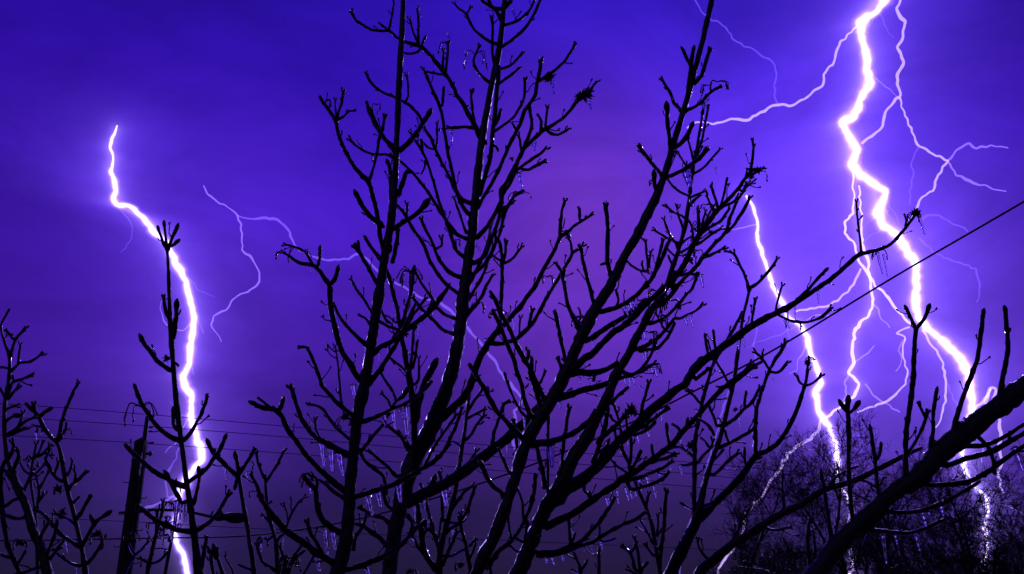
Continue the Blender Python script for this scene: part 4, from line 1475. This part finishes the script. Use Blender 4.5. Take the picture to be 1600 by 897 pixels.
TREE_O = Tree("massive near bough rising from bottom right to the right edge", 2.7, 113, NEAR, spurs=.7, droops=0.15, drift=0.25, rough=0.24)
TREE_O.make("""
T n 1262,915,36 1279,895,34 1316,845,30 1352,812,28 1385,779,28 1432,746,31 1465,713,33 1498,683,33 1518,669,31 1551,643,30 1597,607,30 1650,568,30 1700,535,30
* n 1415,748,12 1415,732,10 1415,705,9 1415,683,10 1419,650,9 1424,620,9 1427,584,8 1429,541,8 1431,512,8
- b 1431,516,7 1426,502,6 1421,492,6 1418,485,7
- b 1431,515,7 1438,506,6 1445,495,7 1450,484,7
* b 1454,715,10 1455,693,8 1458,670,7 1458,650,7 1463,613,7
* b 1487,692,12 1488,679,10 1498,640,9 1508,612,8 1517,588,9 1527,560,8 1531,534,8 1534,510,8 1536,492,7
* b 1563,625,12 1564,607,10 1568,585,9 1573,560,8 1575,541,8 1573,515,8 1571,488,8
* b 1336,822,10 1332,805,8 1329,780,8 1327,749,8 1326,715,8 1326,683,8 1325,650,8 1325,630,9
- b 1326,645,6 1320,640,6 1317,635,8
- b 1326,645,6 1333,640,6 1338,634,8
* b 1374,782,9 1372,765,7 1369,740,7 1367,716,7 1364,695,7 1361,672,7
- b 1370,718,6 1374,710,5 1376,699,6
* b 1305,860,9 1299,842,8 1296,820,7 1293,799,7 1289,770,6 1284,742,7
* n 1462,722,12 1481,726,10 1511,716,9 1548,706,9 1571,693,9 1601,676,9 1640,655,9
* n 1492,700,10 1508,697,8 1530,696,8 1548,692,8 1574,679,7 1601,663,7 1640,645,7
* n 1430,752,12 1438,756,9 1460,758,9 1481,757,9 1515,752,9 1544,736,9 1571,716,8 1601,696,8 1640,678,8
* n 1380,795,11 1389,799,9 1410,801,8 1432,799,8 1465,789,8 1498,772,7 1515,762,6 1531,752,6
* n 1350,825,11 1359,828,8 1380,830,8 1399,832,8 1422,832,7 1445,825,7 1462,818,7 1475,812,6
* v 1418,712,7 1422,703,6 1438,676,6 1446,655,6 1449,645,6
- v 1446,652,5 1440,640,5 1437,632,5
* n 1505,662,9 1545,700,7 1555,740,6
* n 1352,832,5 1345,850,5 1338,880,5
i 1379,835,5 1385,880,4; 1398,832,4 1402,850,4; 1441,799,6 1447,822,5; 1585,700,8 1598,735,5; 1430,832,5 1437,860,4; 1505,690,4 1508,700,3; 1470,790,5 1474,806,4
s 1553,650,8,2
""")


# ---------------------------------------------------------------- twiggy winter trees in the background at the right
def twiggy_tree(label, px, top, Y, width, seed):
    rnd = random.Random(seed)
    base, dep = at(px, 900, Y)
    root = Vector((base.x, Y, 0))
    topz = at(px, top, Y)[0].z
    Ht = topz
    pm = dep / F
    R = width * 0.5 * pm
    e = tag(empty('twiggy_tree', root), label, 'tree', 'fine-twigged bare trees in the background')
    tr, cr_ = MB(), MB()
    tp, rr = [], []
    n = 9
    h0 = Ht * 0.62
    for i in range(n):
        t = i / (n - 1)
        tp.append(root + Vector((0.10 * math.sin(t * 4 + seed), 0.10 * math.cos(t * 3 + seed), h0 * t)))
        rr.append(0.11 * (1 - 0.68 * t) + (0.05 if i == 0 else 0))
    tr.tube(tp, rr, 10)

    def grow(p, d, L, r, lev):
        k = max(3, 6 - lev)
        pts, rad = [p], [r]
        cur = p.copy()
        dd = d.copy()
        for i in range(k):
            dd = (dd + Vector((rnd.gauss(0, .17), rnd.gauss(0, .17), rnd.gauss(0.03, .13)))).normalized()
            cur = cur + dd * (L / k)
            pts.append(cur.copy())
            rad.append(r * (1 - 0.62 * (i + 1) / k))
        if lev <= 1:
            tr.tube(pts, rad, 6, cap=False)
        else:
            cr_.tube(pts, rad, 3 if lev >= 4 else 4, cap=False)
        if lev >= 4:
            return
        nc = (6, 7, 6, 5)[lev]
        for j in range(nc):
            t = 0.25 + 0.75 * (j + rnd.random()) / nc
            i = min(k - 1, int(t * k))
            f = t * k - i
            q = pts[i].lerp(pts[i + 1], min(1, f))
            dr = (pts[i + 1] - pts[i]).normalized()
            sd = dr.cross(Vector((rnd.gauss(0, 1), rnd.gauss(0, 1), rnd.gauss(0, 1)))).normalized()
            nd = (dr * rnd.uniform(0.45, 0.95) + sd * rnd.uniform(0.6, 1.0) + Vector((0, 0, 0.18))).normalized()
            grow(q, nd, L * rnd.uniform(0.42, 0.66), max(rad[i] * 0.55, 0.38 * pm), lev + 1)

    for j in range(8):
        a = j * 2.4 + rnd.random()
        t = 0.38 + 0.62 * j / 7
        i = min(n - 1, int(t * (n - 1)))
        out = 0.9 - 0.6 * (j / 7)
        d = Vector((math.cos(a) * out, math.sin(a) * out * 0.8, 0.55 + 0.6 * j / 7)).normalized()
        grow(tp[i], d, R * rnd.uniform(0.62, 0.80) * (1.15 if j > 5 else 1.0), 0.045 * (1 - 0.4 * j / 7), 0)
    tr.build('trunk', BARK_DARK, e, origin=root)
    cr_.build('crown', BARK_DARK, e, origin=root)
    return e


twiggy_tree("fine-twigged tree whose peak stands against the middle bolt", 1312, 650, 15.0, 300, 5)
twiggy_tree("low spreading twiggy tree left of the middle bolt's foot", 1175, 715, 17.0, 280, 6)
twiggy_tree("rounded twiggy tree behind the thick near bough", 1425, 690, 16.0, 300, 7)
twiggy_tree("twiggy tree around the foot of the brightest right bolt", 1525, 685, 14.5, 300, 8)
twiggy_tree("twiggy tree cut by the right edge of the picture", 1640, 700, 16.5, 300, 9)
twiggy_tree("lowest twiggy tree peeking above the bottom edge below the middle bolt", 1262, 790, 13.5, 280, 10)
twiggy_tree("squat dense twiggy tree under the near bough at the bottom", 1395, 790, 13.0, 300, 12)
twiggy_tree("dense twiggy tree in the bottom right corner", 1560, 790, 12.5, 320, 14)
twiggy_tree("small twiggy tree at the lower edge between the two biggest bolts' feet", 1480, 830, 12.0, 280, 15)

# ---------------------------------------------------------------- utility pole, street lamp and wires
YP = 27.0
pm = at(220, 700, YP)[1] / F
p_top, _ = at(221, 690, YP)
px0 = p_top.x
pole = tag(empty('utility_pole', Vector((px0, YP, 0))), "dark wooden utility pole with a thin mast on top", 'utility pole')
o = Vector((px0, YP, 0))
m = MB()
m.tube([Vector((px0, YP, p_top.z * i / 12)) for i in range(13)], [(0.225 - 0.045 * i / 12) for i in range(13)], 20)
m.build('shaft', WOODPOLE, pole, origin=o)
a, _ = at(228.5, 700, YP)
b_, _ = at(228.5, 652, YP)
m = MB()
m.tube([Vector((px0 + 0.10, YP - 0.1, a.z - 0.5)), Vector((px0 + 0.11, YP - 0.1, a.z)), Vector((px0 + 0.12, YP - 0.1, b_.z))], [0.065, 0.065, 0.06], 12)
m.build('mast', METAL, pole, origin=o)
for (x, y, w, h) in ((234, 668, 8, 4), (236, 692, 7, 5), (232, 709, 8, 9), (234, 657, 6, 3)):
    m = MB()
    c, _ = at(x, y, YP - 0.15)
    m.tube([c + Vector((-w * pm * .5, 0, 0)), c + Vector((w * pm * .1, 0, 0)), c + Vector((w * pm * .25, 0, 0)), c + Vector((w * pm * .5, 0, 0))],
           [h * pm * 0.22, h * pm * 0.25, h * pm * 0.5, h * pm * 0.4], 10)
    m.build('insulator', CERAMIC, pole, origin=o)
m = MB()
c, _ = at(198, 801, YP - 0.1)
m.tube([c + Vector((-0.20, 0, 0)), c + Vector((0.3, 0, 0.02))], [0.03, 0.04], 8)
m.build('bracket', METAL, pole, origin=o)
m = MB()
c, _ = at(216, 725, YP - 0.28)
m.box(c, 0.14, 0.10, 0.6)
m.build('cable_guard', METAL, pole, smooth=False, origin=o)
for yb in (720, 790):
    m = MB()
    c, _ = at(218, yb, YP)
    c.x = px0
    rr_ = 0.225 - 0.045 * c.z / p_top.z + 0.012
    m.tube([c + Vector((0, 0, -0.03)), c + Vector((0, 0, 0.03))], [rr_, rr_], 20)
    m.build('steel_band', METAL, pole, origin=o)

for k in range(9):
    m = MB()
    zz = p_top.z - 0.7 - k * 0.42
    sx_ = -1 if k % 2 else 1
    rr_ = 0.225 - 0.045 * zz / p_top.z
    m.tube([Vector((px0 + sx_ * (rr_ - 0.03), YP - 0.05, zz)), Vector((px0 + sx_ * (rr_ + 0.14), YP - 0.05, zz)), Vector((px0 + sx_ * (rr_ + 0.15), YP - 0.05, zz + 0.05))], [0.012, 0.012, 0.014], 6)
    m.build('climbing_step', METAL, pole, origin=o)
m = MB()
cw = [Vector((px0 + 0.02 + 0.205 * math.cos(0.9 + t * 0.02), YP - 0.20, p_top.z * (1 - t / 20))) for t in range(20)]
m.tube(cw, [0.016] * 20, 6)
m.build('ground_wire', CABLE, pole, origin=o)

# street lamp carried by the pole on a long arm
la, _ = at(206, 801, YP - 0.2)
lb, _ = at(332, 808, YP - 1.4)
lamp = tag(empty('street_lamp', la), "unlit cobra-head street lamp on a long arm from the pole", 'street lamp')
m = MB()
mid = la.lerp(lb, 0.55) + Vector((0, 0, 0.12))
P_ = [la, la.lerp(mid, .5) + Vector((0, 0, .05)), mid, mid.lerp(lb, .5) + Vector((0, 0, .02)), lb]
m.tube(P_, [0.045, 0.04, 0.038, 0.036, 0.036], 10)
m.build('arm', METAL, lamp, origin=la)
m = MB()
m.tube([lb + Vector((0.02, 0, 0)), lb + Vector((0.10, 0, 0)), lb + Vector((0.22, 0, 0.01)), lb + Vector((0.30, 0, 0))], [0.06, 0.10, 0.11, 0.085], 14)
c = lb + Vector((0.55, 0, 0.0))
m.ball(c, 0.36, 22, 12, 1.0, 0.55, 0.33)
m.build('lamp_head', METAL, lamp, origin=la)
m = MB()
m.ball(c + Vector((0.04, 0, -0.05)), 0.26, 20, 10, 1.0, 0.6, 0.42)
m.build('lens', LENSM, lamp, origin=la)
m = MB()
m.tube([lb + Vector((0.17, 0, 0.08)), lb + Vector((0.17, 0, 0.15)), lb + Vector((0.17, 0, 0.20))], [0.075, 0.075, 0.06], 12)
m.build('photocell', METAL, lamp, origin=la)


def wire(pts, r0, r1, label, name='power_line'):
    """pts: (px, py, Y)"""
    Q = []
    n = 60
    xs = [p[0] for p in pts]
    for i in range(n + 1):
        x = xs[0] + (xs[-1] - xs[0]) * i / n
        j = max(k for k in range(len(xs)) if xs[k] <= x + 1e-6)
        j = min(j, len(xs) - 2)
        p0, p1, p2, p3 = pts[max(j - 1, 0)], pts[j], pts[j + 1], pts[min(j + 2, len(pts) - 1)]
        t = (x - p1[0]) / (p2[0] - p1[0])
        # Hermite in x keeps the sag smooth
        h = p2[0] - p1[0]
        m1 = (p2[1] - p0[1]) / (p2[0] - p0[0]) * h
        m2 = (p3[1] - p1[1]) / (p3[0] - p1[0]) * h
        y = (2 * t ** 3 - 3 * t * t + 1) * p1[1] + (t ** 3 - 2 * t * t + t) * m1 + (-2 * t ** 3 + 3 * t * t) * p2[1] + (t ** 3 - t * t) * m2
        Y = p1[2] + (p2[2] - p1[2]) * t
        Q.append(at(x, y, Y)[0])
    m = MB()
    m.tube(Q, [r0 + (r1 - r0) * i / n for i in range(n + 1)], 6)
    o = m.build(name, CABLE)
    tag(o, label, 'power line', 'overhead wires')
    return o


wire([(-250, 616, 27.4), (66, 635, 27.4), (400, 662, 27.4), (800, 699, 27.4), (1098, 724, 27.4), (1800, 790, 27.4)], .0095, .0095,
     "thin wire, highest of the three parallel wires behind the trees")
wire([(-250, 640, 27.2), (66, 655, 27.2), (400, 679, 27.2), (800, 716, 27.2), (1098, 742, 27.2), (1800, 810, 27.2)], .0095, .0095,
     "thin wire, middle one of the three parallel wires behind the trees")
wire([(-250, 672, 27.6), (20, 681, 27.6), (400, 705, 27.6), (800, 737, 27.6), (1098, 762, 27.6), (1800, 826, 27.6)], .0095, .0095,
     "thin wire, lowest of the three parallel wires behind the trees")
wire([(-250, 800, 27.5), (132, 812, 27.5), (400, 826, 27.5), (800, 845, 27.5), (1098, 858, 27.5), (1800, 892, 27.5)], .008, .008,
     "faint lone wire running low behind the trees just below the street lamp")
wire([(-250, 846, 27.0), (0, 845, 25.0), (230, 841, 23.0), (400, 836, 21.5), (560, 811, 20.0), (700, 772, 18.8), (800, 738, 18.0), (900, 699, 17.2),
      (1000, 654, 16.3), (1075, 616, 15.7), (1200, 552, 14.8), (1400, 431, 13.5), (1600, 315, 12.2), (1900, 138, 10.5)], .017, .0155,
     "thick sagging black cable climbing to the right edge across the brightest bolt")

# ---------------------------------------------------------------- lightning bolts, far beyond everything else
YB = 620.0


def channel(mb, s, jag=1.0, seed=1):
    rnd = random.Random(seed)
    P = parse(s)
    out = []
    for a, b in zip(P[:-1], P[1:]):
        L = math.hypot(b[0] - a[0], b[1] - a[1])
        k = max(1, int(L / 6))
        for j in range(k):
            t = j / k
            jx = rnd.uniform(-jag, jag) if j else 0
            jy = rnd.uniform(-jag, jag) if j else 0
            w = a[2] + (b[2] - a[2]) * t
            out.append((a[0] + (b[0] - a[0]) * t + jx, a[1] + (b[1] - a[1]) * t + jy, w * (1.0 + 0.45 * mnoise.noise(Vector((len(out) * 0.21, seed, 5)))) * rnd.uniform(0.8, 1.15)))
    out.append(tuple(P[-1]))
    out = catmull([list(q) for q in out], 3)
    pts, rad = [], []
    for i, q in enumerate(out):
        p, t = at(q[0], q[1], YB + 12 * mnoise.noise(Vector((i * 0.03, seed, 0))))
        pts.append(p)
        rad.append(max(0.25, q[2] * 0.5) * t / F)
    mb.tube(pts, rad, 8)


def bolt(name, label, main, wscale, sides, mmat=None, tendrils=0):
    P = parse(main)
    s = " ".join("%g,%g,%g" % (p[0], p[1], p[2] * wscale * (1.0 if mmat else 0.64)) for p in P)
    root = at(P[-1][0], P[-1][1], YB)[0]
    root.z = max(0, root.z)
    e = tag(empty(name, root), label, 'lightning bolt', 'forked lightning bolts')
    m = MB()
    channel(m, s, 1.5, 3)
    m.build('main_channel', mmat or BOLT, e, origin=root)
    if mmat is None:
        # glow around the core imitated by nested emissive tubes, softening its edge
        for ws, mt in ((0.60, BOLT_WEB), (0.82, BOLT_MID), (1.12, BOLT_DIM), (1.55, BOLT_FAINT)):
            m = MB()
            channel(m, " ".join("%g,%g,%g" % (p[0], p[1], p[2] * ws) for p in P), 1.5, 3)
            m.build('glow_sheath', mt, e, origin=root)
    rnd = random.Random(len(main))
    for i in range(tendrils):
        # fine tendrils that leave the channel and die out
        j = rnd.randrange(2, len(P) - 6)
        x, y = P[j][0], P[j][1]
        sg = rnd.choice((-1, 1))
        toks = ["%g,%g,2.6" % (x, y)]
        ang = rnd.uniform(0.25, 1.1)
        k = rnd.randrange(4, 9)
        for q in range(k):
            ang += rnd.gauss(0, .35)
            st = rnd.uniform(7, 15)
            x += sg * math.sin(ang) * st
            y += math.cos(ang) * st
            toks.append("%g,%g,%g" % (x, y, 2.4 - 1.7 * (q + 1) / k))
        m = MB()
        channel(m, " ".join(toks), 1.2, 50 + i)
        m.build('tendril', BOLT_FAINT if i % 3 else BOLT_DIM, e, origin=root)
    for i, (mt, d) in enumerate(sides):
        m = MB()
        channel(m, ' '.join('%g,%g,%g' % (p[0], p[1], p[2] * 0.88) for p in parse(d)), 1.9, 10 + i)
        m.build('side_channel', mt, e, origin=root)
    return e


bolt('lightning_bolt', "bright bolt at far left snaking down behind the lone slim sapling", LEFT_BOLT, 0.66, [
    (BOLT_HAZED, "281,769,4 274,774,4 262,781,4 247,787,4 230,792,5 217,796,3"),
    (BOLT_FAINT, "274,774,4 262,776,4 259,755,4 264,735,4 276,716,3 280,700,3"),
    (BOLT_FAINT, "305,495,3 312,505,3 318,520,3"),
], tendrils=7)
bolt('lightning_bolt', "brightest thickest bolt dropping from the top edge at right", RIGHT_BOLT, 0.68, [
    (BOLT_MID, "1344,38,5 1334,45,4 1314,64,4 1307,80,4 1304,94,4 1287,117,4 1285,134,5 1267,147,4 1240,164,5 1217,164,5 1200,169,5 1171,187,5 1148,186,4 1114,194,4 1103,191,3 1088,191,3 1074,200,3"),
    (BOLT_MID, "1410,-20,5 1407,0,5 1401,13,5 1414,33,5 1411,57,5 1402,74,5 1412,97,5 1402,117,5 1406,151,5 1384,174,5 1379,197,5 1362,213,5 1347,224,5"),
    (BOLT_MID, "1406,153,4 1414,181,3.5 1424,200,3.5 1437,229,3.5 1458,241,4 1481,251,4 1464,278,4 1458,298,4 1441,308,4 1434,322,4 1420,345,4"),
    (BOLT_DIM, "1481,251,4 1490,241,4 1501,231,4 1514,224,4 1526,232,4 1548,227,3 1575,231,2.4"),
    (BOLT_DIM, "1481,252,4 1494,274,4 1508,280,4 1521,286,4 1545,292,2.6 1572,299,2"),
    (BOLT_FAINT, "1435,231,3 1428,245,3 1424,261,3 1427,275,3 1421,298,3 1422,320,2"),
    (BOLT_WEB, "1334,258,3 1333,285,3 1334,313,4 1333,333,4 1320,347,4 1320,364,4 1333,377,4 1337,392,4 1341,406,5 1354,424,5 1367,447,5 1387,464,5 1404,487,5 1420,504,5 1434,512,5"),
    (BOLT_WEB, "1342,290,3 1345,330,3 1347,380,4 1354,400,5 1359,434,5 1364,467,5 1358,491,5 1337,514,5 1332,541,6 1334,568,6 1326,582,5 1342,600,6 1334,620,5 1316,632,4 1298,648,4 1283,656,4"),
    (BOLT_MID, "1345,420,4 1334,444,4 1314,464,4 1297,477,4 1272,482,4 1260,484,4 1243,487,3"),
    (BOLT_FAINT, "1434,345,4 1448,337,4 1468,337,4 1488,350,4 1508,357,3 1512,362,2"),
    (BOLT_FAINT, "1436,372,3 1462,396,3 1481,404,3 1508,414,3 1525,420,3 1531,447,3 1526,472,2"),
    (BOLT_MID, "1421,511,4 1410,515,3 1401,521,4 1414,527,3 1411,558,3 1418,585,3 1415,600,3 1399,617,4 1379,630,4 1360,636,3 1340,644,3"),
    (BOLT_DIM, "1352,600,3 1368,620,3 1384,630,3 1406,644,2"),
    (BOLT_MID, "1442,516,4 1452,535,4 1464,548,4 1474,568,4 1478,598,4 1478,627,4 1470,655,3 1462,668,2"),
    (BOLT_FAINT, "1479,598,3 1484,612,3 1497,635,3"),
    (BOLT_MID, "1534,640,5 1540,628,5 1548,606,5 1556,608,6 1551,625,6 1548,645,5 1562,656,5 1564,676,6 1560,700,6 1566,720,4 1560,745,4 1568,770,3"),
    (BOLT_FAINT, "1086,0,3 1092,10,3 1101,23,3 1112,32,3 1121,33,3 1134,43,3 1144,60,3 1158,68,3 1171,74,3 1184,82,3 1195,90,3 1207,97,3 1213,114,3 1210,147,3 1215,162,3"),
    (BOLT_DIM, "1326,582,4 1320,600,3 1322,618,3 1314,634,3"),
    (BOLT_DIM, "1334,568,3 1344,560,3 1356,552,3 1366,540,2"),
    (BOLT_DIM, "1362,470,3 1372,482,3 1378,500,2 1390,512,2"),
    (BOLT_DIM, "1414,530,3 1404,548,2.4 1408,566,2 1400,580,2"),
    (BOLT_DIM, "1520,643,3 1530,660,3 1528,680,3 1536,700,2 1534,722,2"),
    (BOLT_MID, "1521,640,4 1534,630,4 1548,608,4"),
], tendrils=12)
bolt('lightning_bolt', "medium-bright bolt between the two biggest, ending in the twiggy trees", MID_BOLT, 0.66, [
    (BOLT_MID, "1283,656,5 1277,675,6 1266,686,6 1253,693,5 1240,702,5 1230,709,5 1217,736,5 1200,759,5 1191,775,5 1175,790,5 1164,805,5 1161,832,5 1148,852,5 1134,872,5 1122,890,4 1112,930,3 1108,1000,3"),
    (BOLT_FAINT, "1178,500,2.5 1183,515,3 1178,535,3 1180,560,2"),
    (BOLT_DIM, "1250,507,3 1264,498,3 1280,492,3 1300,494,2"),
], tendrils=6)
bolt('lightning_bolt', "dim lilac bolt hanging in the sky right of the left bolt", "318,290,3 324,303,3 337,313,4 351,320,4 362,328,4 371,337,4 377,350,4 378,370,4 378,390,5 391,400,6 397,410,4 405,425,4 405,440,4 392,452,4 375,460,4 362,470,4 354,484,4 334,494,4 330,508,4 338,520,3 346,534,2", 0.62, [
    (BOLT_HAZED, "371,337,3 385,341,3 400,342,4 420,342,5 433,343,5 445,353,4 453,363,4 458,377,4 468,392,3 486,400,3 504,405,4 530,406,4 544,405,4 557,397,4 570,402,4 581,414,4 591,424,4 615,440,4 640,455,4 660,466,4 684,470,5 708,490,5 722,505,5 734,517,5 754,540,5 770,560,5 778,574,5 788,591,5 798,600,6 808,612,5 817,625,5 803,642,5 806,662,6 802,694,5 805,717,4 801,735,3 812,770,3"),
], BOLT_DIM)
bolt('lightning_bolt', "faint thin bolt low in the sky left of the forked dark tree", "1150,560,2 1142,600,2.5 1131,633,3 1124,655,3 1121,673,3 1112,700,3 1101,742,4 1094,770,4 1085,799,4 1074,825,4 1065,848,3 1062,900,3 1060,1005,3", 0.8, [], BOLT_FAINT)
